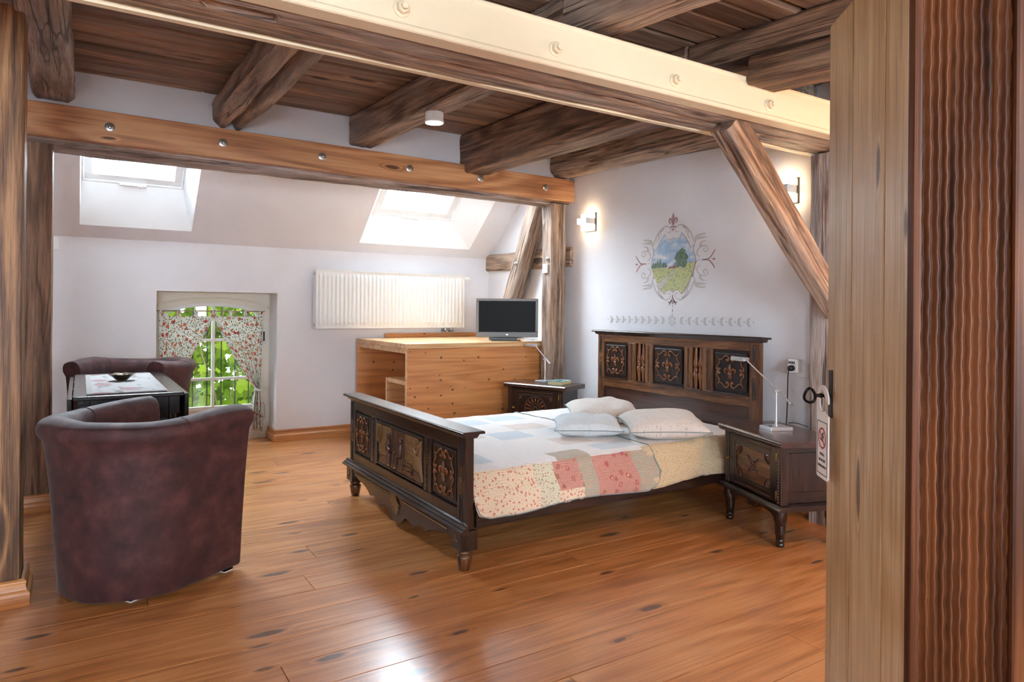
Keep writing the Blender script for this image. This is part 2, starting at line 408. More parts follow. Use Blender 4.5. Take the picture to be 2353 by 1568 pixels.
# walls
wb = MB()
wb.box(XL, WX0, YW, YO, 0, KNEE).box(WX1, XR, YW, YO, 0, KNEE).box(WX0, WX1, YW, YO, WZ, KNEE)
struct(wb.build('wall_back', M['plaster']))
GAB = [(YF - .25, 0), (YO, 0), (YO, KNEE), (YW, KNEE), (5.15, KNEE + (YW - 5.15) * .643 / .766), (YF - .25, 2.98)]
struct(MB().prism(GAB, lambda p: (XR, p[0], p[1]), lambda p: (XR + .25, p[0], p[1])).build('wall_right', M['plaster']))
struct(MB().prism(GAB, lambda p: (XL - .25, p[0], p[1]), lambda p: (XL, p[0], p[1])).build('wall_left', M['plaster']))
# wall behind the camera, its two unseen openings added to hold fill lights
wf = MB(); OP = [(-1.7, -0.5), (0.9, 2.2)]; OZ0, OZ1 = 0.9, 2.1
wf.box(XL, XR, YF - .25, YF, 0, OZ0).box(XL, XR, YF - .25, YF, OZ1, 3.0)
xs = [XL, OP[0][0], OP[0][1], OP[1][0], OP[1][1], XR]
for a, b in ((0, 1), (2, 3), (4, 5)): wf.box(xs[a], xs[b], YF - .25, YF, OZ0, OZ1)
struct(wf.build('wall_front', M['plaster']))
for a, b in OP:
    daylight('fill_front', Matrix.Translation(((a + b) / 2, YF - .1, (OZ0 + OZ1) / 2)) @ Matrix.Rotation(radians(90), 4, 'X'), b - a, OZ1 - OZ0, REAR)
# frieze above the beam, and the solid behind it
struct(MB().box(XL, XR, 5.06, 5.20, 2.44, 3.12).build('wall_frieze', M['plaster']))
# sloping roof plaster with two skylight shafts
SU = Vector((0, -.766, .643)); SN = Vector((0, .643, .766)); SP0 = Vector((0, YW, KNEE))
def slp(x, s, n=0.0): return Vector((x, 0, 0)) + SP0 + SU * s + SN * n
SKYL = [dict(i=(-.012, .800, .140, 1.42), o=(-.004, .722, .435, 1.40)), dict(i=(2.300, 3.530, .130, 1.42), o=(2.408, 3.275, .345, 1.40))]
ND = 0.19
mb = MB()
def q(a, b, c_, d): mb.add([a, b, c_, d], [(0, 1, 2, 3)])
xs = [XL] + [z for k_ in SKYL for z in k_['i'][:2]] + [XR]; SMAX = 1.78
for i in range(0, len(xs), 2):
    q(slp(xs[i], -.02), slp(xs[i + 1], -.02), slp(xs[i + 1], SMAX), slp(xs[i], SMAX))
for sk in SKYL:
    x0, x1, s0, s1 = sk['i']; X0, X1, S0, S1 = sk['o']
    q(slp(x0, -.02), slp(x1, -.02), slp(x1, s0), slp(x0, s0)); q(slp(x0, s1), slp(x1, s1), slp(x1, SMAX), slp(x0, SMAX))
sm = mb.build('wall_slope', M['plaster']); struct(sm)
mb2 = MB()
for sk in SKYL:
    x0, x1, s0, s1 = sk['i']; X0, X1, S0, S1 = sk['o']
    I = [slp(x0, s0), slp(x1, s0), slp(x1, s1), slp(x0, s1)]; O = [slp(X0, S0, ND), slp(X1, S0, ND), slp(X1, S1, ND), slp(X0, S1, ND)]
    mb2.add(I + O, [(j, (j + 1) % 4, 4 + (j + 1) % 4, 4 + j) for j in range(4)])
rv = mb2.build('shaft_lining', M['reveal'], sm)
# roof windows
for num, (sk, hand) in enumerate(zip(SKYL, (0.5, 0.5))):
    X0, X1, S0, S1 = sk['o']; W, Hh = X1 - X0, S1 - S0
    root = bpy.data.objects.new('window_%d' % (num + 2), None); COL.objects.link(root); struct(root)
    root.matrix_world = Matrix(((1, 0, 0, X0), (0, SU.y, SN.y, 0), (0, SU.z, SN.z, 0), (0, 0, 0, 1)))
    p = slp(X0, S0, ND); root.location = p
    def ring(name, a, b, wd, z0, z1, mat):
        r = MB(); r.box(a, b, a_s, a_s + wd, z0, z1).box(a, b, b_s - wd, b_s, z0, z1).box(a, a + wd, a_s + wd, b_s - wd, z0, z1).box(b - wd, b, a_s + wd, b_s - wd, z0, z1)
        return r.build(name, mat, root, bevel=.003)
    a_s, b_s = -.06, Hh + .06
    ring('outer_frame', -.06, W + .06, .075, 0.0, .07, M['reveal'])
    a_s, b_s = .018, Hh - .018
    ring('sash', .018, W - .018, .055, .012, .06, M['reveal'])
    bx('pane', M['glass'], root, .07, W - .07, .07, Hh - .07, .036, .042)
    hb = MB().box(W * .36, W * .62, .0, .012, -.018, .012).lathe([(.012, 0), (.014, .006), (.012, .03), (.004, .032)], 10, (W * .56, .006, -.03))
    hb.build('handle', M['reveal'], root, bevel=.002)
    daylight('daylight_roof', Matrix(((1, 0, 0, 0), (0, SU.y, SN.y, 0), (0, SU.z, SN.z, 0), (0, 0, 0, 1))) @ Matrix.Identity(4), W, Hh, DAY, 125).location = slp((X0 + X1) / 2, (S0 + S1) / 2, ND + .10)
portal('portal_window', Matrix.Translation(((WX0 + WX1) / 2, YO + .06, .75)) @ Matrix.Rotation(radians(-90), 4, 'X'), .95, 1.2)

# ceiling: boards under a slab coloured dark as shade in the gaps
ce = MB().box(XL, XR, YF, 5.07, Z_CEIL + .022, Z_CEIL + .2).build('ceiling', plain('board_gap_shade', C(34, 26, 21), .9, nscale=30, nstr=.1)); struct(ce)
y = 5.06; rnd = random.Random(5); ch_mat = M['ceiling']
wid = [.06, .19, .12, .15, .13, .16, .12, .17]
i = 0
while y > 0.6:
    wdt = wid[i] if i < len(wid) else rnd.uniform(.11, .18); i += 1
    x = -1.2
    cuts = [x] + sorted(rnd.uniform(-.2, 3.3) for _ in range(rnd.choice((0, 1, 1)))) + [XR]
    dz = rnd.uniform(-.012, .004)
    for a, b in zip(cuts[:-1], cuts[1:]):
        o = plank(ce, ch_mat, a + .001, b - .001, y - wdt + .008, y - .008, dz, .022, False, 'board', .010)
        o.location.z = zc(y - wdt); o.rotation_euler.x = math.atan((zc(y) - zc(y - wdt)) / wdt)
    y -= wdt
bx('board', ch_mat, ce, XL, XR, YF, y - .01, zc(y), zc(y) + .022)
bx('board', ch_mat, ce, XL, -1.201, y, 5.06, zc(y), zc(y) + .022)

# skirting boards
BP = [(0, 0), (.030, 0), (.032, .004), (.032, .052), (.029, .058), (.022, .064), (.018, .080), (.017, .090), (.020, .094), (.019, .102), (.012, .107), (0, .107)]
def skirt_x(name, x0, x1, yf, mat, m0=0, m1=0, d=-1):   # face towards -Y (d=-1); m = mitre sign at the two ends
    return MB().prism(BP, lambda p: (x0 + m0 * p[0], yf + d * p[0], p[1]), lambda p: (x1 + m1 * p[0], yf + d * p[0], p[1])).build(name, mat, smooth=True, angle=30)
def skirt_y(name, y0, y1, xf, mat, m0=0, m1=0, d=-1):
    return MB().prism(BP, lambda p: (xf + d * p[0], y0 + m0 * p[0], p[1]), lambda p: (xf + d * p[0], y1 + m1 * p[0], p[1])).build(name, mat, smooth=True, angle=30)
struct(skirt_x('baseboard_back', WX1, XR - .034, YW - .0005, M['base_pine'], m0=-1))
struct(skirt_x('baseboard_back_far', -0.05 + XL + 1.6, WX0, YW - .0005, M['base_pine'], m1=1))
struct(skirt_y('baseboard_recess', YW, YO - .045, WX1 - .0005, M['base_pine_y'], m0=-1))
struct(skirt_y('baseboard_right', 2.52, YW - .001, XR - .0005, M['base_pine_y']))

# ------------------------------------------------------------------ timbers
def timber_mesh(name, L, W, H, seed, mat, amp=0.008, cham=0.02, cracks=3, taper=None, notches=(), step=0.04, nper=72, bend=0.0, furrow=0.0035, wane=0.6, groove=None):
    rnd = random.Random(seed); off = Vector((rnd.uniform(-50, 50), rnd.uniform(-50, 50), rnd.uniform(-50, 50)))
    # section points with rounded corners, perimeter order; (y,z) centred
    per = []; a, b = W / 2, H / 2; P = 2 * (W + H)
    for k in range(nper):
        d = P * k / nper
        if d < W: p = (-a + d, -b, 0, -1)
        elif d < W + H: p = (a, -b + d - W, 1, 0)
        elif d < 2 * W + H: p = (a - (d - W - H), b, 0, 1)
        else: p = (-a, b - (d - 2 * W - H), -1, 0)
        per.append((p, d))
    crs = [(rnd.uniform(0, P), rnd.uniform(-.1, L * .7), rnd.uniform(.25, .6) * max(L, 1) + .3, rnd.uniform(.008, .02)) for _ in range(cracks)]
    n = max(2, int(L / step)); vs = []
    for i in range(n + 1):
        x = L * i / n; tp = 1.0
        if taper: tp = taper[0] + (taper[1] - taper[0]) * i / n
        bz = bend * sin(pi * i / n)
        for (p, d) in per:
            y, z, ny, nz = p
            # chamfer/wane
            c = cham * (1 + wane * noise.noise(Vector((x * 1.7, (y > 0) * 7.1, (z > 0) * 3.3)) + off))
            ey, ez = a - abs(y), b - abs(z); e = ey + ez
            if e < c:
                k2 = (c - e) / 2; y -= math.copysign(k2, y); z -= math.copysign(k2, z)
            dn = amp * noise.noise(Vector((x * 1.3, y * 5, z * 5)) + off) + amp * .6 * noise.noise(Vector((x * 4, y * 14, z * 14)) + off)
            dn += furrow * noise.noise(Vector((x * 1.1, y * 70, z * 70)) + off)
            for (cp, cx, cl, dep) in crs:
                if cx < x < cx + cl:
                    pos = cp + .03 * noise.noise(Vector((x * 2.2, cp, 1.5)))
                    dd = abs((d - pos + P / 2) % P - P / 2)
                    wv = .0055 * min(1, (x - cx) * 6, (cx + cl - x) * 6) + .0015
                    if dd < wv * 2.2: dn -= dep * max(0, 1 - dd / (wv * 2.2))
            if groove:
                for (gp, gw, gd) in groove:
                    pos = gp + .012 * noise.noise(Vector((x * 2.0, 3.3, 1.5)) + off)
                    dd = abs((d - pos + P / 2) % P - P / 2)
                    if dd < gw: dn -= gd * (1 - (dd / gw) ** 2) * (1 + .35 * noise.noise(Vector((x * 5, 9.9, 0)) + off))
            for (x0, x1, d0, d1, dep) in notches:
                if x0 < x < x1 and d0 < d < d1: dn -= dep
            vs.append((x, (y + ny * dn) * tp, (z + nz * dn) * tp + bz))
    fs = []
    for i in range(n):
        for k in range(nper):
            l = (k + 1) % nper; fs.append((i * nper + k, i * nper + l, (i + 1) * nper + l, (i + 1) * nper + k))
    # end caps as fans
    for i, rev in ((0, True), (n, False)):
        c = len(vs); vs.append((vs[i * nper][0] + (-.004 if rev else .004), 0, bend * 0))
        for k in range(nper):
            l = (k + 1) % nper
            fs.append((i * nper + l, i * nper + k, c) if rev else (i * nper + k, i * nper + l, c))
    return MB().add(vs, fs).mesh(name, mat, True, 55)
def timber(name, p0, p1, W, H, seed, mat, label=None, cat='beam', group=None, roll=0.0, parent=None, **kw):
    p0, p1 = Vector(p0), Vector(p1); d = p1 - p0; L = d.length; d.normalize()
    up = Vector((0, 0, 1)) if abs(d.z) < .95 else Vector((0, 1, 0))
    yv = up.cross(d).normalized(); zv = d.cross(yv)
    me = timber_mesh(name, L, W, H, seed, mat, **kw)
    o = link(name, me, parent)
    mt = Matrix(((d.x, yv.x, zv.x, p0.x), (d.y, yv.y, zv.y, p0.y), (d.z, yv.z, zv.z, p0.z), (0, 0, 0, 1)))
    o.matrix_world = mt @ Matrix.Rotation(roll, 4, 'X')
    if label: tag(o, label, cat, group)
    return o
RG = 'old ceiling joists'
# joists run along Y, following the slightly sagging ceiling
def joist(x0, x1, depth, ya, yb, seed, label, mat='old_timber', dx=0.0, top=0.0, parent=None, name='ceiling_joist', **kw):
    # ya < yb; depth below the boards, top = how far below the boards it starts
    za, zb_ = zc(ya + .001) - .004 - top, zc(yb) - .004 - top; xm = (x0 + x1) / 2; hh = depth - .004 - top
    return timber(name, (xm, yb, zb_ - hh / 2), (xm + dx, ya, za - hh / 2), x1 - x0, hh, seed, M[mat], label, 'beam', RG if label else None, parent=parent, **kw)
joist(-.262, -.045, .205, 2.40, 5.055, 3, 'cracked grey joist end above the left foreground post', 'grey_timber', cham=.03, amp=.012, cracks=4)
joist(.752, .992, .232, 2.40, 5.055, 4, 'deeply split joist, second from the left, above the skylight beam', 'old_timber', cham=.045, amp=.012, cracks=2, groove=[(.115, .03, .06)])
joist(1.722, 1.908, .222, 2.40, 5.055, 5, 'joist carrying the round white ceiling spotlight', 'old_timber', dx=.05, cham=.012, amp=.008, cracks=2)
joist(2.676, 2.885, .335, 2.54, 5.055, 6, 'deep dark joist between the spotlight and the headboard wall', 'dark_timber', cham=.02, amp=.008, cracks=2, groove=[(.30 + .12, .012, .02)])
joist(3.615, 3.815, .262, 2.54, 5.055, 7, 'joist lying along the top of the headboard wall', 'old_timber', cham=.045, amp=.010, cracks=2, groove=[(.36, .02, .03)])
joist(1.765, 1.95, .20, .9, 2.39, 23, 'joist seen over the white steel girder at the top edge of the photo', 'old_timber', dx=.03, cham=.015, amp=.008, cracks=2)
jt = thing('ceiling_joist', 'orange lit double joist whose sawn end stops at the white steel girder', 'beam', group=RG)
joist(2.69, 2.895, .145, .9, 2.53, 24, None, 'dark_timber', parent=jt, name='upper_timber', cham=.012, amp=.006, cracks=2)
joist(2.675, 2.89, .285, .9, 2.135, 8, None, 'dark_timber', parent=jt, name='lower_timber', top=.15, cham=.014, amp=.005, cracks=2)
joist(3.615, 3.815, .25, .9, 2.13, 25, 'joist in the upper right corner between girder and open door', 'dark_timber', cham=.03, amp=.010, cracks=2)

# long pine beam with bolts
pb = thing('pine_beam', 'long varnished pine beam with round bolt heads below the joists', 'beam', (XL, 4.97, 2.497), 0)
pb.rotation_euler = (0, radians(.52), 0)
bx('board', M['pine_beam'], pb, 0, XR - XL - .004, 0, .08, -.2, 0, bevel=.004)
def dome_bolt(par, x, y, z, s=1.0, mat='zinc'):
    b = MB().lathe([(.028 * s, 0), (.029 * s, .003), (.026 * s, .005), (.010 * s, .006)], 20, (0, 0, 0), 'Y')
    b.lathe([(.011 * s, .005), (.011 * s, .010), (.007 * s, .016), (.002 * s, .017)], 12, (0, 0, 0), 'Y')
    o = b.build('bolt', M[mat], par, loc=(x, y, z), smooth=True); o.scale = (1, -1, 1); return o
for bxx in (.147, .811, 1.492, 2.187, 2.833, 3.50): dome_bolt(pb, bxx - XL, 0.0, -.10)
timber('old_purlin', (XL, 5.15, 2.335), (XR - .002, 5.15, 2.325), .19, .215, 11, M['grey_timber'], 'grey weathered purlin hidden behind the bolted pine beam', 'beam', cham=.02, amp=.008)
# posts
timber('timber_post', (3.703, 5.12, 2.225), (3.703, 5.12, 0), .165, .18, 12, M['old_timber'], 'light brown old post beside the television', 'post', roll=0, cham=.02, amp=.006, cracks=4)
timber('timber_post', (-.226, 5.11, 2.24), (-.226, 5.11, 0), .15, .18, 13, M['dark_timber'], 'dark brown post left of the armchairs, under the pine beam', 'post', cham=.012, amp=.004, cracks=3)
timber('timber_post', (-.315, 3.60, 2.50), (-.315, 3.60, 0), .215, .2, 14, M['brown_timber'], 'big foreground post cut off by the left picture edge', 'post', cham=.008, amp=.003, cracks=1)
timber('timber_post', (3.757, 2.355, 2.19), (3.757, 2.355, 0), .14, .27, 15, M['grey_timber'], 'rough grey post behind the open door, right of the bed', 'post', cham=.015, amp=.008, cracks=4, furrow=.006)
# post plinths
def plinth(name, x0, x1, y0, label):
    t0 = thing(name, label, 'skirting')
    MB().prism(BP, lambda p: (x0, y0 - p[0], p[1]), lambda p: (x1 + p[0], y0 - p[0], p[1])).build('front_board', M['base_pine'], t0, smooth=True, angle=30)
    MB().prism(BP, lambda p: (x1 + p[0], y0 - p[0], p[1]), lambda p: (x1 + p[0], y0 + .2, p[1])).build('side_board', M['base_pine_y'], t0, smooth=True, angle=30)
plinth('post_plinth', -.45, -.203, 3.494, 'moulded pine skirting wrapped around the foot of the foreground post')
plinth('post_plinth', -.42, -.146, 5.014, 'moulded pine skirting at the foot of the dark post')
# main beam
timber('main_beam', (XL, 2.357, 2.305), (XR - .002, 2.357, 2.305), .262, .205, 16, M['old_timber'], 'massive old main beam running under the joists, clamped in white steel', 'beam', cham=.012, amp=.008, cracks=3, step=.03,
       notches=[(2.52, 2.73, .045, .105, .035)])
# diagonal brace under it
def taper_brace():
    p0 = Vector((2.735, 2.315, 2.205)); p1 = Vector((3.70, 2.315, 1.262))
    return timber('diagonal_brace', p0, p1, .13, .165, 17, M['old_timber'], 'diagonal brace rising from the right post to the main beam', 'beam', cham=.015, amp=.010, cracks=2, taper=(1.0, .8), groove=[(.13 + .09, .006, .02)])
taper_brace()
# steel channels
def channel(name, label, y_web, y_back, bolts):
    s = thing(name, label, 'steel girder')
    zt, zb = 2.378, 2.197; th = .009; sg = 1 if y_back > y_web else -1
    prof = [(y_web, zb), (y_back, zb), (y_back, zb + th), (y_web + sg * th, zb + th), (y_web + sg * th, zt - th), (y_back, zt - th), (y_back, zt), (y_web, zt),
            (y_web - sg * .004, zt - .004), (y_web - sg * .004, zt - .012), (y_web, zt - .02), (y_web, zb + .026), (y_web - sg * .006, zb + .018), (y_web - sg * .006, zb + .004)]
    MB().prism(prof, lambda p: (XL, p[0], p[1]), lambda p: (XR - .002, p[0], p[1])).build('channel', M['steel_paint'], s)
    for x in bolts:
        b = MB().lathe([(.030, 0), (.030, .004), (.027, .006)], 20, (0, 0, 0), 'Y')
        for k in range(1): b.lathe([(.022, .005), (.022, .022), (.019, .025)], 6, (0, 0, 0), 'Y')
        b.lathe([(.012, .02), (.012, .036), (.010, .038)], 10, (0, 0, 0), 'Y')
        o = b.build('bolt', M['steel_paint'], s, loc=(x, y_web, 2.268), smooth=True, angle=35); o.scale = (1, -1, 1)
channel('steel_girder', 'lamplight-tinted white steel girder with big hexagon bolts on the near side of the main beam', 2.152, 2.222, (.27, .911, 1.555, 2.205, 2.851, 3.45))
s2 = thing('steel_girder', 'thin white steel edge along the far underside of the main beam', 'steel girder')
MB().prism([(2.492, 2.197), (2.522, 2.197), (2.522, 2.206), (2.501, 2.206), (2.501, 2.375), (2.492, 2.375)], lambda p: (XL, p[0], p[1]), lambda p: (XR - .002, p[0], p[1])).build('channel', M['steel_paint'], s2)
# half timbering beside the corner
timber('wall_rail', (3.822, 6.528, 1.765), (3.822, 4.99, 1.745), .06, .185, 18, M['old_timber'], 'short horizontal timber set into the wall behind the post', 'beam', cham=.02, amp=.006, cracks=1)
timber('slanting_strut', (3.735, 5.40, 2.30), (3.735, 6.06, .975), .15, .185, 19, M['old_timber'], 'slanting strut behind the television', 'beam', cham=.02, amp=.007, cracks=2)
for nm, p in (('post', (3.621, 5.10, 1.716)), ('strut', (3.66, 5.70, 1.71))):
    b = MB().lathe([(.024, 0), (.024, .004), (.013, .006), (.013, .018), (.006, .022)], 14, (0, 0, 0), 'X')
    o = b.build('bolt', M['zinc'], None, loc=p, smooth=True); o.scale = (-1, 1, 1)
    tag(o, 'shiny zinc bolt on the %s near the television' % nm, 'bolt')

# ------------------------------------------------------------------ arched window
W1 = bpy.data.objects.new('window_1', None); COL.objects.link(W1); struct(W1)
HX0, HX1, HZ0 = .628, 1.447, .300; CXW = (HX0 + HX1) / 2
def arch(x, apex=1.288, spring=1.190, a=(HX1 - HX0) / 2): return spring + (apex - spring) * sqrt(max(0, 1 - ((x - CXW) / a) ** 2)) ** 1.25
def arch_plate(name, x0, x1, z0, z1, inset, y0, y1, mat, top=None, n=28):
    mb = MB(); a = (HX1 - HX0) / 2 - inset
    hx0, hx1 = HX0 + inset, HX1 - inset
    xs = [x0] + [hx0 + (hx1 - hx0) * i / n for i in range(n + 1)] + [x1]
    f = lambda x: (arch(x, 1.288 - inset, 1.190 - inset * .4, a) if hx0 <= x <= hx1 else None)
    tp = top or (lambda x: z1)
    mb.box(x0, hx0, y0, y1, z0, 1.19 if top else z1) if not top else mb.box(x0, hx0, y0, y1, z0, tp(x0))
    mb.box(hx1, x1, y0, y1, z0, z1 if not top else tp(x1)); mb.box(hx0, hx1, y0, y1, z0, HZ0 + inset)
    for i in range(1, n + 1):
        a0, b0 = xs[i], xs[i + 1]
        mb.add([(a0, y0, f(a0)), (b0, y0, f(b0)), (b0, y0, tp(b0)), (a0, y0, tp(a0)), (a0, y1, f(a0)), (b0, y1, f(b0)), (b0, y1, tp(b0)), (a0, y1, tp(a0))],
               [(0, 1, 2, 3), (7, 6, 5, 4), (0, 4, 5, 1), (3, 2, 6, 7), (0, 3, 7, 4), (1, 5, 6, 2)])
    return mb.build(name, mat, W1)
arch_plate('outer_frame', WX0 + .001, WX1 - .001, 0, WZ - .001, 0.0, 6.80, 6.848, M['cream'])
def casement_top(x): return min(1.33, arch(x, 1.318, 1.222, (HX1 - HX0) / 2 + .03)) if abs(x - CXW) < (HX1 - HX0) / 2 + .03 else 1.222
arch_plate('casement', HX0 - .001, HX1 + .001, HZ0 - .001, 1.33, .030, 6.787, 6.835, M['white_enamel'], top=lambda x: arch(x, 1.289, 1.191))
# raised arch bead
path = [(WX0 + .003 + (WX1 - WX0 - .006) * i / 30, 6.798, 1.247 + .133 * sqrt(max(0, 1 - ((i / 30 - .5) * 1.86) ** 2)) - .047) for i in range(31)]
MB().tube(path, .009, 8).build('arch_bead', M['cream'], W1, smooth=True)
# glazing bars and panes
bx('glazing_bar', M['white_enamel'], W1, CXW - .013, CXW + .013, 6.785, 6.828, HZ0 + .03, 1.262, bevel=.003)
for z in (.585, .945): bx('glazing_bar', M['white_enamel'], W1, HX0 + .03, HX1 - .03, 6.788, 6.826, z - .012, z + .012, bevel=.003)
zr = [HZ0 + .028, .585, .945, None]
for (xa, xb) in ((HX0 + .028, CXW - .008), (CXW + .008, HX1 - .028)):
    for k in range(3):
        if zr[k + 1] is not None: bx('pane', M['glass'], W1, xa, xb, 6.806, 6.810, zr[k], zr[k + 1])
        else:
            n = 12; pts = [(xa, zr[k]), (xb, zr[k])] + [(xb + (xa - xb) * i / n, arch(xb + (xa - xb) * i / n, 1.265, 1.185)) for i in range(n + 1)]
            MB().prism(pts, lambda p: (p[0], 6.806, p[1]), lambda p: (p[0], 6.810, p[1])).build('pane', M['glass'], W1)
bx('latch', M['dark_metal'], W1, 1.482, 1.494, 6.778, 6.80, .93, 1.02, bevel=.003)
bx('latch_plate', M['zinc'], W1, 1.478, 1.506, 6.794, 6.80, .90, 1.05, bevel=.002)
MB().tube(smooth_path([(1.47, 6.79, .20), (1.50, 6.785, .20), (1.505, 6.785, .26), (1.50, 6.785, .33), (1.485, 6.79, .33)], 4), .005, 6).build('corner_hinge', M['zinc'], W1, smooth=True)
# iron bars outside
gr = thing('window_grille', 'black twisted iron bars outside the arched window', 'grille')
for i, x in enumerate((.64, .765, .89, 1.015, 1.14, 1.265, 1.39)):
    mb = MB(); n = 60
    vs = []; fs = []
    for j in range(n + 1):
        z = .22 + 1.12 * j / n; a0 = (j * .55 if 14 < j < 46 else 14 * .55)
        for k in range(4):
            a = a0 + k * pi / 2; vs.append((x + .0056 * cos(a), 6.99 + .0056 * sin(a), z))
    for j in range(n):
        for k in range(4): fs.append((j * 4 + k, j * 4 + (k + 1) % 4, j * 4 + 4 + (k + 1) % 4, j * 4 + 4 + k))
    fs += [(3, 2, 1, 0), tuple(range(n * 4, n * 4 + 4))]
    mb.add(vs, fs).build('bar', M['dark_metal'], gr)
for x in (WX0 - .015, WX1 + .015):
    for z in (.25, 1.30): bx('wall_fixing', M['dark_metal'], gr, x - .006, x + .006, YO - .001, 6.983, z - .008, z + .008)
for z in (.25, 1.30): bx('crossbar', M['dark_metal'], gr, WX0 - .02, WX1 + .02, 6.983, 6.997, z - .012, z + .012)

# ------------------------------------------------------------------ vine outside
def leaf_mat(name, c1, c2):
    t = NT(name); oi = t.n('ObjectInfo'); nz = t.noise(t.objvec(True), 14, 3)
    col = t.mix(t.math('ADD', t.math('MULTIPLY', oi.outputs['Random'], .7), t.math('MULTIPLY', nz.outputs[0], .3)), c1, c2)
    d = t.n('BsdfDiffuse', {'Color': col}); tr = t.n('BsdfTranslucent', {'Color': col})
    mx = t.n('MixShader', {0: .55, 1: d.outputs[0], 2: tr.outputs[0]}); t.t.links.new(mx.outputs[0], t.out.inputs[0]); return t.m
M['leaf'] = leaf_mat('sunlit_vine_leaf', C(56, 88, 20), C(156, 176, 54))
M['leaf_far'] = leaf_mat('hedge_leaf', C(56, 90, 24), C(140, 166, 60))
def leaf_mesh(name, mat):
    out = []; lob = [(0, 1.0), (55, .82), (118, .62)]
    pts = [(0, -.12)]
    prof = [(.10, -.22), (.34, -.30), (.52, -.10), (.40, .02), (.66, .12), (.74, .38), (.52, .36), (.42, .44), (.34, .66), (.20, .70), (0, 1.0)]
    right = prof; left = [(-x, y) for x, y in prof[:-1]][::-1]
    loop = right + left + [(0, -.08)]
    vs = [(0, .2, .03)] + [(x, y, -.10 * (abs(x) ** 1.6) - .06 * max(0, y - .3)) for x, y in loop]
    n = len(loop); fs = [(0, 1 + i, 1 + (i + 1) % n) for i in range(n)]
    me = bpy.data.meshes.new(name); me.from_pydata(vs, [], fs); me.materials.append(mat)
    me.polygons.foreach_set('use_smooth', [True] * len(fs)); return me
LM = leaf_mesh('leaf', M['leaf'])
vine = thing('grape_vine', 'bright green broad-leaved vine growing outside the arched window', 'plant', (1.2, 7.5, 0))
rnd = random.Random(12)
for s_ in range(7):
    x = -0.6 + s_ * .28; p = [(x + rnd.uniform(-.1, .1) + .1 * sin(j * 1.3 + s_), rnd.uniform(-.15, .25), j * .28) for j in range(8)]
    MB().tube(smooth_path(p, 4), .007, 6).build('stem', plain('vine_stem', C(96, 92, 40), .7) if s_ == 0 else bpy.data.materials['vine_stem'], vine, smooth=True)
for i in range(295):
    o = bpy.data.objects.new('leaf', LM); COL.objects.link(o); o.parent = vine
    dpt = rnd.uniform(-.25, .75)
    o.location = (rnd.uniform(-.85, 1.0), dpt, rnd.uniform(.02, 1.85))
    sc_ = rnd.uniform(.07, .14); o.scale = (sc_, sc_, sc_)
    o.rotation_euler = (rnd.uniform(.3, 1.9), rnd.uniform(-.9, .9), rnd.uniform(-2.6, 2.6))
hb = MB(); rnd = random.Random(4)
base = [v.co.copy() for v in LM.vertices]; fcs = [tuple(p.vertices) for p in LM.polygons]
for i in range(5200):
    e = Euler((rnd.uniform(0, 2), rnd.uniform(-1, 1), rnd.uniform(-3, 3))).to_matrix(); s_ = rnd.uniform(.07, .15)
    pos = Vector((rnd.uniform(-.6, 3.4), 8.75 + rnd.uniform(-.3, .4), rnd.uniform(-.6, 2.5)))
    hb.add([e @ (c * s_) + pos for c in base], fcs)
hd = hb.build('hedge', M['leaf_far']); tag(hd, 'dense green leaves behind the vine outside', 'hedge', kind='stuff')
gm = MB().box(-8, 10, 6.87, 16, -2.6, -.6).build('garden_ground', plain('garden_earth', C(96, 104, 60), .9)); struct(gm)

# ------------------------------------------------------------------ curtains
def floral_cloth():
    t = NT('floral_curtain_cloth'); tc = t.n('TexCoord'); uv = tc.outputs['UV']
    def vor(sc, loc, rnd_=1.0):
        return t.n('TexVoronoi', {'Vector': t.mapped(uv, (sc, sc, 1), loc), 'Scale': 1.0, 'Randomness': rnd_}, voronoi_dimensions='2D')
    wob = t.noise(uv, 60, 2)
    col = C(236, 238, 230)
    def layer(col, sc, loc, lo, hi, c1, c2, frac, w=.0):
        v = vor(sc, loc); sp = t.n('SeparateColor', {0: v.outputs['Color']})
        d = t.math('ADD', v.outputs['Distance'], t.math('MULTIPLY', t.math('SUBTRACT', wob.outputs[0], .5), .55))
        msk = t.math('MULTIPLY', t.smooth(d, lo, hi), t.math('LESS_THAN', sp.outputs[0], frac))
        return t.mix(msk, col, t.mix(sp.outputs[1], c1, c2))
    col = layer(col, 46, (.3, .1, 0), .22, .28, C(92, 118, 84), C(128, 132, 96), .62)
    col = layer(col, 36, (3.1, 7.7, 0), .15, .20, C(60, 84, 66), C(100, 92, 120), .65)
    col = layer(col, 19, (1.7, 2.2, 0), .25, .32, C(176, 60, 66), C(206, 128, 116), .55)
    col = layer(col, 19, (1.7, 2.2, 0), .07, .12, C(150, 34, 52), C(200, 168, 84), .55)
    col = layer(col, 30, (9.7, 4.2, 0), .17, .22, C(196, 176, 96), C(206, 140, 140), .4)
    d = t.n('BsdfDiffuse', {'Color': col}); tr = t.n('BsdfTranslucent', {'Color': col})
    mx = t.n('MixShader', {0: .13, 1: d.outputs[0], 2: tr.outputs[0]}); t.t.links.new(mx.outputs[0], t.out.inputs[0]); return t.m
M['floral'] = floral_cloth()
def add_uv(me, fn):
    uv = me.uv_layers.new(name='UVMap')
    for l in me.loops: uv.data[l.index].uv = fn(l.vertex_index, me.vertices[l.vertex_index].co)
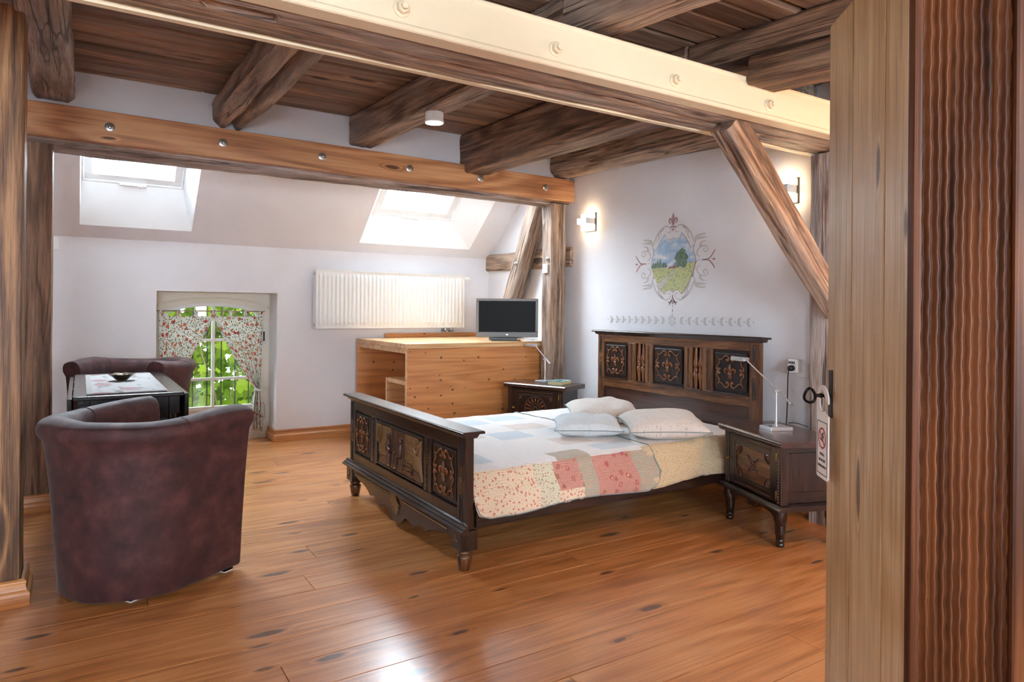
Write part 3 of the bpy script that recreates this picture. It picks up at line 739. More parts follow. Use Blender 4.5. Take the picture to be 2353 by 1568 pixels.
def curtain(name, label, xo, xi, side):
    root = thing(name, label, 'curtain', (0, 0, 0), group='floral curtains')
    ZT, ZB, ZTIE = 1.165, .085, .47; nu, nv = 48, 60
    sgn = 1 if xo > xi else -1
    def edge(z):
        if z >= ZTIE:
            k = ((ZT - z) / (ZT - ZTIE)); k = k ** 1.08
            return xi + (xo - sgn * .055 - xi) * k - sgn * .012 * sin(k * pi), xo - sgn * .018 * k ** 3
        k = (ZTIE - z) / (ZTIE - ZB)
        return xo - sgn * (.055 + .055 * sqrt(k)), xo - sgn * (.018 - .03 * sqrt(k))
    def fn(u, v):
        z = ZT + (ZB - ZT) * v; a, b = edge(z); x = a + (b - a) * u
        wdt = abs(b - a); amp = .010 + .022 * (1 - min(1, wdt / .42)) * (1 if z > .2 else 1)
        yy = 6.742 + amp * sin(u * 26 + 1.3 * sin(v * 3)) * (.45 + .55 * min(1, v * 6)) + .006 * sin(u * 61)
        if abs(z - ZTIE) < .05: yy = 6.742 + (yy - 6.742) * .6
        return (x, yy, z + .01 * sin(u * 5) * v)
    mb = MB().grid(fn, nu, nv); me = mb.mesh('cloth', M['floral'], True, 180)
    add_uv(me, lambda i, co: ((i % (nu + 1)) / nu * .46 + (0 if side else .6), (i // (nu + 1)) / nv * 1.05))
    link('cloth', me, root)
    # inner hem
    hem = [Vector(fn(0.012, j / nv)) + Vector((0, -.004, 0)) for j in range(nv + 1)]
    hm = MB(); 
    vs = []; 
    for j, p in enumerate(hem): vs += [(p.x - .004 * sgn, p.y - .004, p.z), (p.x + .022 * sgn, p.y - .006, p.z)]
    hm.add(vs, [(2 * j, 2 * j + 1, 2 * j + 3, 2 * j + 2) for j in range(len(hem) - 1)])
    me = hm.mesh('hem', M['floral'], True, 180); add_uv(me, lambda i, co: ((i % 2) * .025, co.z + .3)); link('hem', me, root)
    for k in range(4):
        x = xi + (xo - xi) * (.03 + .31 * k)
        tb = MB(); n = 10
        for sy in (0,):
            pth = [(6.742 - .010, ZT - .012), (6.742 - .012, 1.20), (6.742 - .010, 1.216), (6.742, 1.222), (6.742 + .010, 1.216), (6.742 + .012, 1.20), (6.742 + .010, ZT - .012)]
            vs = []
            for (yy, zz) in pth: vs += [(x - .015 - .004 * (zz < 1.19), yy, zz), (x + .015 + .004 * (zz < 1.19), yy, zz)]
            tb.add(vs, [(2 * j, 2 * j + 1, 2 * j + 3, 2 * j + 2) for j in range(len(pth) - 1)])
        me = tb.mesh('tab', M['floral'], True, 180); add_uv(me, lambda i, co: (co.x * 1.7 + .2, co.z)); link('tab', me, root)
    xm = xo - sgn * .035
    ring_ = [(xm + .034 * cos(a), 6.742 + .030 * sin(a), ZTIE + .004 * sin(a * 2)) for a in [2 * pi * j / 20 for j in range(20)]]
    MB().tube(ring_, .010, 6, closed=True).build('tie_band', M['floral'], root, smooth=True)
    if side:
        MB().tube(smooth_path([(xo - .01, 6.73, ZTIE), (xo + .02, 6.72, ZTIE + .03), (xo + .045, 6.735, ZTIE + .03), (xo + .05, 6.75, ZTIE + .005), (xo + .03, 6.76, ZTIE - .005)], 4), .005, 6).build('tie_loop', M['floral'], root, smooth=True)
        MB().tube(smooth_path([(xm, 6.708, ZTIE - .01), (xm + .003, 6.706, ZTIE - .08), (xm + .007, 6.706, ZTIE - .19)], 5), .004, 6).build('tie_string', M['floral'], root, smooth=True)
    return root
curtain('curtain', 'flowered curtain gathered to the left side of the arched window', .585, 1.035, False)
curtain('curtain', 'flowered curtain gathered to the right side of the arched window', 1.462, 1.03, True)
rod = thing('curtain_rod', 'thin metal rod across the arched window', 'rod')
MB().tube([(.56, 6.742, 1.214), (1.485, 6.742, 1.212)], .005, 8).build('bar', M['zinc'], rod, smooth=True)
for x in (.565, 1.48): MB().tube([(x, 6.742, 1.213), (x, 6.80, 1.213)], .004, 8).build('bracket', M['zinc'], rod, smooth=True)

# ------------------------------------------------------------------ radiator
rd = thing('radiator', 'white ribbed panel radiator hung on the wall above the pine desk', 'radiator', (1.872, 6.395, 1.055))
RW, RH, RD = 1.583, .556, .10
NR = 38; nu = NR * 8; zl = [0, .03, .045, .055, .065] + [.065 + (RH - .13) * k / 6 for k in range(1, 6)] + [RH - .065, RH - .055, RH - .045, RH - .03, RH]
def rfn(x, z):
    u = (x - .02) / (RW - .04) * NR; fr = u - math.floor(u)
    r = 0.0
    if 0 < u < NR:
        d = abs(fr - .5) * 2; r = max(0, min(1, (1 - d) * 2.4 - .45)); r = r * r * (3 - 2 * r)
    e = min(z - .035, RH - .035 - z); r *= max(0, min(1, e / .022))
    return -.013 * r
vs = [(RW * i / nu, rfn(RW * i / nu, z) + .008, z) for z in zl for i in range(nu + 1)]
fs = [(j * (nu + 1) + i, j * (nu + 1) + i + 1, (j + 1) * (nu + 1) + i + 1, (j + 1) * (nu + 1) + i) for j in range(len(zl) - 1) for i in range(nu)]
MB().add(vs, fs).build('front_panel', M['white_enamel'], rd, smooth=True, angle=60)
bx('body', M['white_enamel'], rd, .004, RW - .004, .010, .085, .006, RH - .006)
bx('side_cover', M['white_enamel'], rd, -.002, .004, .0, .10, 0, RH, bevel=.003)
bx('side_cover', M['white_enamel'], rd, RW - .004, RW + .002, .0, .10, 0, RH, bevel=.003)
tg = MB().box(0, RW, .0, .012, RH - .004, RH + .002).box(0, RW, .088, .10, RH - .004, RH + .002)
for k in range(56): tg.box(.01 + k * (RW - .02) / 56, .022 + k * (RW - .02) / 56, .012, .088, RH - .006, RH)
tg.build('top_grille', M['white_enamel'], rd)
for z in (.035, RH - .035): MB().lathe([(.013, -.006), (.013, .0), (.006, .001)], 12, (-.002, .05, z), 'X').build('plug', M['zinc'], rd, smooth=True)
MB().lathe([(.015, 0), (.018, .006), (.024, .012), (.026, .05), (.024, .075), (.018, .082), (.003, .083)], 18, (RW + .004, .045, RH - .035), 'X').build('thermostat_knob', M['white_plastic'], rd, smooth=True)
for x in (RW - .20, RW - .13):
    v_ = MB().tube([(x, .05, .008), (x, .05, -.03), (x, .05, -.034), (x, .105, -.036), (x, .134, -.036)], .011, 10).lathe([(.017, -.012), (.019, 0), (.017, .012)], 12, (x, .05, -.02), 'Z').lathe([(.012, -.02), (.014, 0), (.008, .018)], 10, (x, .03, -.035), 'Y')
    v_.build('valve', M['zinc'], rd, smooth=True)
for x in (.2, RW - .35): bx('bracket', M['zinc'], rd, x, x + .04, .085, .134, .05, RH - .05)

# ------------------------------------------------------------------ pine desk block
DX0, DX1, DY0, DY1, DZ = 2.305, 3.80, 5.26, 6.492, .955
dk = thing('pine_desk', 'large block shaped pine desk with a plain knotty front panel', 'desk', (DX0, DY0, 0))
DW, DD = DX1 - DX0, DY1 - DY0
bx('top', M['desk_top'], dk, 0, DW, 0.001, DD, DZ - .042, DZ, bevel=.003)
fp = bx('front_panel', M['desk_pine'], dk, .0, DW, .0, .034, 0, DZ - .0425, bevel=.002)
bx('edge_strip', M['desk_top'], dk, -.003, .0, .0, .034, 0, DZ - .003)
bx('back_panel', M['desk_pine'], dk, 0, DW, DD - .034, DD, 0, DZ - .042, bevel=.002)
bx('inner_panel', M['desk_pine_z'], dk, .62, .645, .034, DD - .034, 0, DZ - .042)
bx('under_rail', M['desk_top'], dk, .01, .03, .034, DD - .034, DZ - .085, DZ - .042, bevel=.002)
sh = bx('shelf', M['desk_top'], dk, .012, .62, .034, .50, .60, .635, bevel=.002)
bx('shelf_side', M['desk_top'], dk, .012, .62, .475, .50, 0, .60, bevel=.002)
bx('upstand', M['desk_pine'], dk, .30, DW, DD + .001, DD + .02, DZ, DZ + .045, bevel=.002)

# ------------------------------------------------------------------ television and small things on the desk
tvr = -YAW + radians(1.5)
tv = thing('television', 'small flat television with grey frame on the pine desk', 'television', (3.405, 5.45, DZ), tvr)
TW, TH = .585, .365
fr = MB(); z0 = .035
fr.box(-TW / 2, TW / 2, -.018, .012, z0, z0 + .05).box(-TW / 2, TW / 2, -.018, .012, z0 + TH - .024, z0 + TH).box(-TW / 2, -TW / 2 + .026, -.018, .012, z0 + .05, z0 + TH - .024).box(TW / 2 - .026, TW / 2, -.018, .012, z0 + .05, z0 + TH - .024)
fr.build('bezel', M['grey_plastic'], tv, bevel=.003)
bx('screen', M['screen'], tv, -TW / 2 + .024, TW / 2 - .024, -.008, .008, z0 + .048, z0 + TH - .022)
bx('back_cover', M['black_plastic'], tv, -TW / 2 + .02, TW / 2 - .02, .010, .05, z0 + .02, z0 + TH - .02, bevel=.01)
MB().lathe([(.02, 0), (.02, .06)], 12, (0, .02, .006)).build('neck', M['black_plastic'], tv, smooth=True)
bx('stand', M['grey_plastic'], tv, -.15, .13, -.11, .09, 0, .010, bevel=.004)
lg = MB().box(-.012, -.008, -.0187, -.018, z0 + .02, z0 + .030).box(-.006, -.002, -.0187, -.018, z0 + .02, z0 + .030).box(.001, .010, -.0187, -.018, z0 + .02, z0 + .030)
lg.build('maker_mark', M['silver'], tv)
stb = thing('set_top_box', 'black remote keypad lying under the television screen', 'remote', (3.405 - .04 * cos(tvr) + .075 * sin(tvr), 5.45 - .04 * sin(tvr) - .075 * cos(tvr), DZ + .0105), tvr)
bx('case', M['black_plastic'], stb, -.13, .13, -.024, .024, 0, .024, bevel=.004)
for k in range(14):
    bx('key', M['grey_plastic'], stb, -.118 + k * .017, -.118 + k * .017 + .010, -.016, .012, .024, .027, bevel=.001)
lf = thing('leaflet_holder', 'small white leaflet block at the right end of the desk', 'leaflet', (3.405 + .235 * cos(tvr) + .07 * sin(tvr), 5.45 + .235 * sin(tvr) - .07 * cos(tvr), DZ), tvr)
bx('tray', M['white_plastic'], lf, -.085, .055, -.03, .035, 0, .008, bevel=.002)
bx('leaflet', M['paper'], lf, -.08, .05, -.02, .03, .008, .024, rot=(0, 0, 0))
bx('switch', M['grey_plastic'], lf, .0, .006, -.0305, -.02, .012, .02)

# ------------------------------------------------------------------ wall switches, thermostat
ts = thing('thermostat', 'small white thermostat screwed to the post beside the television', 'thermostat', (3.6195, 5.13, 1.59))
bx('case', M['white_plastic'], ts, -.016, 0, -.04, .03, 0, .085, bevel=.004)
MB().lathe([(.017, -.0205), (.017, -.016)], 18, (0, -.005, .045), 'X').build('dial', M['paper'], ts, smooth=True)
sw = thing('light_switch', 'white switch on the wall edge behind the dark post', 'switch', (-.19, YW, 1.70))
bx('plate', M['white_plastic'], sw, -.04, .04, -.014, 0, 0, .10, bevel=.003)
bx('rocker', M['white_plastic'], sw, -.025, .025, -.019, -.014, .02, .08, bevel=.002)

# ------------------------------------------------------------------ wall lamps and ceiling spot
M['assumed_glow'] = emit('assumed_warm_lamp_glass', WARM, 62.0)  # glow of the assumed globe lamp only
M['lamp_glow'] = emit('warm_lamp_glass', (1.0, .72, .42), SCONCE)
def sconce(y, z, label, glow='lamp_glow'):
    s = thing('wall_lamp', label, 'lamp', (XR, y, z), group='block shaped wall lamps')
    bx('back_plate', M['grey_plastic'], s, -.014, 0, -.072, .072, -.078, .082, bevel=.002)
    bx('upper_glass', M[glow], s, -.066, -.014, -.066, .066, .038, .076, bevel=.002)
    bx('lower_glass', M[glow], s, -.066, -.014, -.066, .066, -.072, -.022, bevel=.002)
    bx('metal_band', M['satin'], s, -.112, -.014, -.066, .066, -.018, .034, bevel=.002)
    return s
sconce(4.73, 2.03, 'lit block shaped wall lamp left of the painted landscape')
sconce(2.73, 2.02, 'lit wall lamp half hidden behind the diagonal brace')
gl = thing('assumed_globe_lamp', 'assumed warm globe wall lamp, unseen beyond the open door', 'lamp', (XR, 1.0, 1.95))  # unseen lamp, assumed and added to throw warm light on girder and beams
MB().lathe([(.05, 0), (.05, -.012), (.018, -.020), (.014, -.05)], 20, (0, 0, 0), 'X').build('bracket', M['grey_plastic'], gl, smooth=True)
MB().ball((-.145, 0, 0), .10, 24).build('globe', M['assumed_glow'], gl, smooth=True, angle=180)
sp = thing('ceiling_spotlight', 'round white ribbed ceiling spotlight under a joist', 'lamp', (1.832, 3.80, 2.463))
mb = MB(); n = 48; prof = [(.052, 0), (.056, -.006), (.056, -.048), (.060, -.052), (.060, -.060), (.055, -.066)]
vs = []; fs = []
for r, h in prof:
    for k in range(n * 2):
        a = 2 * pi * k / (n * 2); rr = r - (.003 if (k % 2 and -.05 < h < -.003) else 0); vs.append((rr * cos(a), rr * sin(a), h))
N2 = n * 2
for i in range(len(prof) - 1):
    for k in range(N2): fs.append((i * N2 + k, i * N2 + (k + 1) % N2, (i + 1) * N2 + (k + 1) % N2, (i + 1) * N2 + k))
fs.append(tuple(range(N2)))
mb.add(vs, fs).build('housing', M['white_plastic'], sp)
M['spot_glow'] = emit('spot_lens', (1.0, .9, .78), SPOT)
MB().lathe([(.050, -.064), (.050, -.061)], 32).build('lens', M['spot_glow'], sp, smooth=True)

# ------------------------------------------------------------------ carved furniture helpers
# carvings are drawn in panel coordinates (a, b) in -1..1 and placed on a plane facing -X: point = (x, yc - a*hw, zc + b*hh)
def on_plane(x, yc, zc, hw, hh):
    return lambda a, b, d=0.0: (x - d, yc - a * hw, zc + b * hh)
def scroll_frame(f, s, mb=None):
    mb = mb or MB()
    top = [(.20, .60), (.13, .58), (.07, .66), (.11, .80), (.24, .86), (.38, .78), (.50, .66), (.64, .62), (.76, .68), (.84, .84)]
    side = [(.74, .64), (.68, .50), (.72, .36), (.82, .24), (.84, .12), (.76, .05), (.66, .08), (.66, .17)]
    for sx in (-1, 1):
        for sy in (-1, 1):
            for pts, r in ((top, [1.25, 1.3, 1.1, 1, 1, .9, .8, .75, .6, .15]), (side, [.25, .7, .8, .9, 1.0, 1.1, 1.3, 1.3])):
                P = smooth_path([f(sx * a, sy * b, s * .45) for a, b in pts], 3)
                rr = [s * (r[min(len(r) - 1, i // 3)] * (1 - (i % 3) / 3) + r[min(len(r) - 1, i // 3 + 1)] * ((i % 3) / 3)) for i in range(len(P))]
                mb.tube(P, rr, 6)
            c = f(sx * .18, sy * .62, s * .8); mb.ball(c, s * 1.5, 8)
            c = f(sx * .70, sy * .12, s * .8); mb.ball(c, s * 1.5, 8)
    return mb
def fleur(f, s, k=1.0, mb=None):
    mb = mb or MB()
    def tb(pts, r):
        P = smooth_path([f(a * k, b * k, s * .5) for a, b in pts], 3)
        rr = [s * (r[min(len(r) - 1, i // 3)] * (1 - (i % 3) / 3) + r[min(len(r) - 1, i // 3 + 1)] * ((i % 3) / 3)) for i in range(len(P))]
        mb.tube(P, rr, 7)
    tb([(0, .46), (0, .34), (0, .20), (0, .06), (0, -.08)], [.15, 1.0, 1.9, 1.4, .8])
    for sx in (-1, 1):
        tb([(sx * .07, -.10), (sx * .12, .06), (sx * .22, .16), (sx * .33, .10), (sx * .34, -.02), (sx * .27, -.07)], [.7, .9, 1.2, 1.3, 1.0, .4])
        tb([(sx * .04, -.16), (sx * .06, -.28), (sx * .13, -.40)], [.7, .8, .2])
    tb([(-.12, -.12), (0, -.13), (.12, -.12)], [.9, 1.1, .9]); tb([(0, -.15), (0, -.30), (0, -.44)], [.8, 1.0, .2])
    return mb
def rosette(mb, x, y, z, r):
    mb.lathe([(r, 0), (r, r * .25), (r * .82, r * .3), (r * .74, r * .08), (r * .60, r * .06)], 18, (x, y, z), 'X')
    for k in range(6):
        a = 2 * pi * k / 6; mb.ball((x - r * .12, y + r * .36 * cos(a), z + r * .36 * sin(a)), (r * .14, r * .2, r * .2), 6)
    mb.ball((x - r * .16, y, z), r * .2, 6)
def flute(mb, x, y, z0, z1, w):
    # carved slot with a bar inside: raised rim and central rod
    n = 8; P = [(x, y - w, z0 + w)] + [(x, y - w, z1 - w)] + [(x, y + w * cos(a), z1 - w + w * sin(a)) for a in [pi - pi * j / n for j in range(1, n)]] + [(x, y + w, z1 - w), (x, y + w, z0 + w)] + [(x, y + w * cos(a), z0 + w - w * sin(a)) for a in [pi * j / n for j in range(1, n)]]
    mb.tube(P, w * .22, 5, closed=True); mb.tube([(x, y, z0 + w * 1.6), (x, y, (z0 + z1) / 2), (x, y, z1 - w * 1.6)], [w * .3, w * .42, w * .3], 6)
def bead_row(mb, pts, r, d=(1, .7, .7)):
    for p in pts: mb.ball(p, (r * d[0], r * d[1], r * d[2]), 6)
LEG = [(.020, 0), (.026, .004), (.031, .03), (.036, .07), (.037, .085), (.030, .094), (.026, .098), (.034, .104), (.036, .112), (.030, .120), (.034, .128)]

# ------------------------------------------------------------------ bed
BX, BY = 1.56, 3.63
bed = thing('bed', 'dark carved oak double bed with panelled headboard and footboard', 'bed', (BX, BY, 0))
# --- footboard
fb = bpy.data.objects.new('footboard', None); COL.objects.link(fb); fb.parent = bed
def board_frame(par, x0, x1, parts, mat):
    for nm, y0, y1, z0, z1, mm in parts: bx(nm, M[mm], par, x0, x1, y0, y1, z0, z1, bevel=.003)
board_frame(fb, -.022, .022, [('post', .725, .812, .205, .640, 'oak_z'), ('post', -.812, -.725, .205, .640, 'oak_z'), ('top_rail', -.725, .725, .580, .640, 'oak'), ('bottom_rail', -.725, .725, .215, .292, 'oak'),
            ('stile', .345, .432, .292, .580, 'oak_z'), ('stile', -.432, -.345, .292, .580, 'oak_z')], 'oak')
bx('backing', M['oak_panel'], fb, -.004, .012, -.724, .724, .293, .579)
cr = MB(); cr.prism([(-.060, .662), (.060, .662), (.060, .672), (.054, .676), (-.054, .676), (-.060, .672)], lambda p: (p[0], -.852, p[1]), lambda p: (p[0], .852, p[1]))
cr.prism([(-.030, .640), (.030, .640), (.048, .662), (-.048, .662)], lambda p: (p[0], -.828, p[1]), lambda p: (p[0], .828, p[1]))
cr.build('cornice', M['oak'], fb, bevel=.002)
ml = MB().prism([(-.022, .196), (-.050, .196), (-.064, .204), (-.064, .212), (-.052, .216), (-.050, .222), (-.036, .228), (-.034, .236), (-.022, .240)], lambda p: (p[0], -.850, p[1]), lambda p: (p[0], .850, p[1]))
ml.build('moulding', M['oak'], fb, smooth=True, angle=25)
for sy in (-1, 1):
    pn = bx('side_panel', M['oak_panel'], fb, -.020, -.004, min(sy * .455, sy * .705), max(sy * .455, sy * .705), .312, .562, bevel=.004)
    f = on_plane(-.020, sy * .580, .437, .128, .128)
    scroll_frame(f, .0055).build('scroll_carving', M['carving'], pn, smooth=True, angle=80)
    fleur(f, .0062, .95).build('lily_carving', M['carving'], pn, smooth=True, angle=80)
    po = [c_ for c_ in fb.children if c_.name.startswith('post')][0 if sy > 0 else 1]
    g = MB(); yy = sy * .768
    for za, zb_ in ((.50, .625), (.235, .37)):
        g = MB(); flute(g, -.022, yy, za, zb_, .013); g.build('flute_carving', M['black_recess'], po, smooth=True, angle=80)
    g = MB(); rosette(g, -.021, yy, .437, .030); g.build('rosette', M['carving_dark'], po, smooth=True, angle=80)
    g = MB(); bead_row(g, [(-.022, sy * .388, .30 + .0135 * k) for k in range(21)], .0075); g.build('bead_carving', M['black_recess'], fb, smooth=True, angle=80)['kind'] = 'stuff'
    blk = bx('leg_block', M['oak_z'], fb, -.045, .045, min(sy * .715, sy * .812), max(sy * .715, sy * .812), .105, .1975, bevel=.003)
    g = MB().prism([(0, .032), (.022, 0), (0, -.032), (-.022, 0)], lambda p: (-.045, sy * .764 + p[0], .151 + p[1]), lambda p: (-.047, sy * .764 + p[0], .151 + p[1]))
    for a, b in ((0, .028), (.02, 0), (0, -.028), (-.02, 0)): g.tube([(-.047, sy * .764, .151), (-.046, sy * .764 + a, .151 + b)], [.006, .002], 5)
    g.build('diamond_carving', M['carving_dark'], blk)
    MB().lathe([(r, z * .105 / .128) for r, z in LEG], 18, (0, sy * .764, 0)).build('leg', M['oak_warm_z'], bed, smooth=True, angle=60)
# central relief panel
cp = bx('relief_panel', M['oak_panel'], fb, -.016, -.004, -.332, .332, .306, .566, bevel=.003)
rl = MB(); rl.box(-.024, -.016, -.332, .332, .556, .566).box(-.024, -.016, -.332, .332, .306, .314).box(-.024, -.016, -.332, -.322, .314, .556).box(-.024, -.016, .322, .332, .314, .556)
rl.build('relief_border', M['oak'], cp, bevel=.002)
bk = MB(); rnd = random.Random(2)
for r in range(15):
    z = .372 + r * .0118
    for k in range(-14, 15):
        y0 = k * .0225 + (.011 if r % 2 else 0)
        if abs(y0) > .29 or (abs(y0) < .085 and z > .40): continue
        bk.box(-.0195 - rnd.uniform(0, .001), -.0155, y0 + .001, y0 + .0205, z, z + .0098)
bk.build('carved_bricks', M['carving_gilt'], cp)
o = cp.children[-1]; o['kind'] = 'stuff'
fg = MB()
fg.prism([(.32, .316), (-.32, .316), (-.26, .365), (.26, .365)], lambda p: (-.0158, p[0], p[1]), lambda p: (-.0175, p[0], p[1]))
fg.box(-.020, -.0158, -.085, .085, .40, .545)                    # window
for y0 in (-.085, -.002, .08): fg.box(-.026, -.0158, y0, y0 + .006, .40, .548)
fg.box(-.026, -.0158, -.09, .09, .540, .548)
def person_relief(y0, s):
    fg.ball((-.030, y0, .498), (.013, .012, .016), 8); fg.ball((-.028, y0, .512), (.014, .020, .006), 8)
    fg.tube([(-.028, y0, .485), (-.030, y0, .455), (-.030, y0 - s * .006, .415)], [.012, .021, .020], 8)
    fg.tube([(-.034, y0 - s * .006, .418), (-.040, y0 - s * .035, .405), (-.040, y0 - s * .036, .345)], [.014, .012, .009], 7)
    fg.tube([(-.036, y0, .468), (-.042, y0 - s * .028, .440), (-.042, y0 - s * .052, .432)], [.009, .008, .007], 6)
    fg.ball((-.042, y0 - s * .046, .340), (.008, .014, .006), 6)
    for dy in (-.015, .02): fg.tube([(-.030, y0 + s * dy, .405), (-.030, y0 + s * dy, .335)], .005, 5)
    fg.box(-.036, -.018, min(y0 - .018, y0 + .022), max(y0 - .018, y0 + .022), .398, .407); fg.tube([(-.026, y0 + s * .024, .40), (-.026, y0 + s * .026, .47)], .005, 5)
person_relief(.125, 1); person_relief(-.055, -1)
fg.prism([(.022 * cos(a) * 2.0, .018 * sin(a) * .4) for a in [2 * pi * j / 14 for j in range(14)]], lambda p: (-.028 + p[1] * .8, .035 + p[0], .420), lambda p: (-.028 + p[1] * .8, .035 + p[0], .428))
for dy in (-.02, .02): fg.tube([(-.028, .035 + dy, .42), (-.030, .035 + dy * 1.3, .35)], .005, 5)
fg.ball((-.030, .035, .437), (.008, .008, .010), 6)
for k in range(3): fg.box(-.030, -.018, -.20 + k * .0, -.13, .335 + k * .022, .350 + k * .022)
fg.build('carved_figures', M['carving_dark'], cp, smooth=True, angle=50)
dr = MB()
for k in range(9):
    y0 = -.318 + k * .009; dr.tube([(-.022, y0, .545 - k * .006), (-.026, y0 + .006 * sin(k), .45), (-.024, y0 - .02 + k * .003, .33 + k * .012)], .0055, 5)
dr.tube([(-.028, -.30, .50), (-.034, -.28, .47), (-.030, -.25, .50), (-.026, -.27, .53)], [.006, .012, .010, .004], 6)
dr.prism([(.318, .552), (.25, .552), (.252, .50), (.272, .455), (.300, .44), (.318, .46)], lambda p: (-.016, p[0], p[1]), lambda p: (-.028, p[0], p[1]))
dr.tube([(-.030, .27, .54), (-.034, .285, .50), (-.030, .30, .455)], .006, 6); dr.tube([(-.030, .30, .54), (-.033, .29, .50), (-.030, .272, .465)], .006, 6)
dr.build('carved_drapery', M['carving_gilt'], cp, smooth=True, angle=60)
# scalloped apron
ap = [(-.715, .197), (-.715, .125)]
sc_pts = [(-.715, .125), (-.69, .150), (-.66, .152), (-.60, .140), (-.52, .130), (-.45, .112), (-.40, .088), (-.36, .098), (-.30, .092), (-.24, .068), (-.20, .082), (-.14, .088), (-.10, .060), (-.06, .040), (0, .034)]
ssm = [(p.x, p.y) for p in smooth_path([(a, b, 0) for a, b in sc_pts], 4)]
low = ssm + [(-a, b) for a, b in ssm[::-1][1:]]
MB().prism([(.715, .197), (-.715, .197)] + low, lambda p: (-.034, p[0], p[1]), lambda p: (-.012, p[0], p[1])).build('apron', M['oak'], fb)
apo = fb.children[-1]
g = MB()
for sy in (-1, 1):
    g = MB(); bead_row(g, [(-.034, sy * (.10 + .0165 * k), .172) for k in range(34)], .0085); g.build('bead_carving', M['carving_gilt'], apo, smooth=True, angle=80)['kind'] = 'stuff'
for sy in (-1, 1): bx('bead_groove', M['black_recess'], apo, -.0345, -.033, min(sy * .092, sy * .655), max(sy * .092, sy * .655), .162, .184)
g = MB()
for k in range(9):
    a = radians(-64 + 16 * k); g.tube([(-.035, 0, .19), (-.042, .035 * sin(a), .19 - .035 * cos(a) - .02), (-.037, .075 * sin(a), .185 - .115 * cos(a))], [.003, .007, .003], 6)
g.build('shell_carving', M['carving_gilt'], apo, smooth=True, angle=80)
# --- headboard
HXL = 2.135
hbd = bpy.data.objects.new('headboard', None); COL.objects.link(hbd); hbd.parent = bed; hbd.location = (HXL, 0, 0)
board_frame(hbd, -.022, .022, [('post', .728, .802, .0, 1.052, 'oak_warm_z'), ('post', -.802, -.728, .0, 1.052, 'oak_warm_z'), ('top_rail', -.728, .728, .994, 1.052, 'oak_warm'), ('middle_rail', -.728, .728, .628, .700, 'oak_warm')], 'oak_warm')
for yy, wd in ((.392, .045), (.200, .040), (-.200, .040), (-.375, .045)): bx('stile', M['oak_warm_z'], hbd, -.022, .022, yy - wd, yy + wd, .700, .994, bevel=.003)
bx('lower_panel', M['oak_plain'], hbd, -.010, .010, -.728, .728, .30, .628)
cr = MB(); cr.prism([(-.056, 1.072), (.040, 1.072), (.040, 1.084), (-.050, 1.090), (-.058, 1.082)], lambda p: (p[0], -.850, p[1]), lambda p: (p[0], .850, p[1]))
cr.prism([(-.026, 1.052), (.030, 1.052), (.038, 1.072), (-.044, 1.072)], lambda p: (p[0], -.826, p[1]), lambda p: (p[0], .826, p[1]))
cr.build('cornice', M['oak'], hbd, bevel=.002)
for y0, y1 in ((.437, .728), (-.160, .160), (-.728, -.420)):
    bx('panel_ground', M['oak_panel'], hbd, -.006, .012, y0, y1, .700, .994)
    pn = bx('carved_panel', M['oak_panel'], hbd, -.022, -.006, y0 + .022, y1 - .022, .722, .972, bevel=.006)
    f = on_plane(-.022, (y0 + y1) / 2, .847, (y1 - y0) / 2 - .022, .125)
    scroll_frame(f, .0055).build('scroll_carving', M['carving'], pn, smooth=True, angle=80)
    fleur(f, .0062, .95).build('lily_carving', M['carving'], pn, smooth=True, angle=80)
    bx('sill', M['oak'], hbd, -.032, -.020, y0, y1, .694, .704, bevel=.002)
SPN = [(.009, 0), (.011, .02), (.013, .05), (.016, .075), (.021, .095), (.018, .112), (.013, .118), (.017, .123), (.013, .128), (.018, .138), (.013, .147), (.017, .152), (.013, .157), (.018, .163), (.021, .180), (.016, .200), (.013, .225), (.011, .255), (.009, .294)]
for y0, y1 in ((.240, .347), (-.330, -.240)):
    bx('dark_back', M['black_recess'], hbd, .010, .018, y0, y1, .700, .994)
    bx('sill', M['oak'], hbd, -.032, -.020, y0, y1, .694, .704, bevel=.002)
    for k in (-1, 1): MB().lathe(SPN, 14, (-.006, (y0 + y1) / 2 + k * .023, .700)).build('spindle', M['carving'], hbd, smooth=True, angle=70)
for yy in (.392, .200, -.200, -.375):
    g = MB(); bead_row(g, [(-.022, yy, .712 + .0135 * k) for k in range(21)], .007); g.build('bead_carving', M['black_recess'], hbd, smooth=True, angle=80)['kind'] = 'stuff'
for i, sy in enumerate((1, -1)):
    po = [c_ for c_ in hbd.children if c_.name.startswith('post')][i]; g = MB()
    for za, zb_ in ((.90, 1.035), (.68, .82)):
        g = MB(); flute(g, -.022, sy * .765, za, zb_, .012); g.build('flute_carving', M['black_recess'], po, smooth=True, angle=80)
    g = MB(); rosette(g, -.021, sy * .765, .86, .027); g.build('rosette', M['carving_dark'], po, smooth=True, angle=80)
for sy in (-1, 1): bx('side_rail', M['oak_x'], bed, .046, HXL - .023, sy * .785 - .0125, sy * .785 + .0125, .20, .315, bevel=.003)
bx('slat_base', M['oak_plain'], bed, .03, HXL - .03, -.77, .77, .285, .30)
mt = thing('mattress', 'white mattress under the patchwork quilt', 'mattress', (BX + .028, BY, .3005))
bx('core', plain('mattress_ticking', C(222, 218, 210), .8), mt, .004, HXL - .068, -.745, .745, 0, .142, bevel=.03, seg=3)

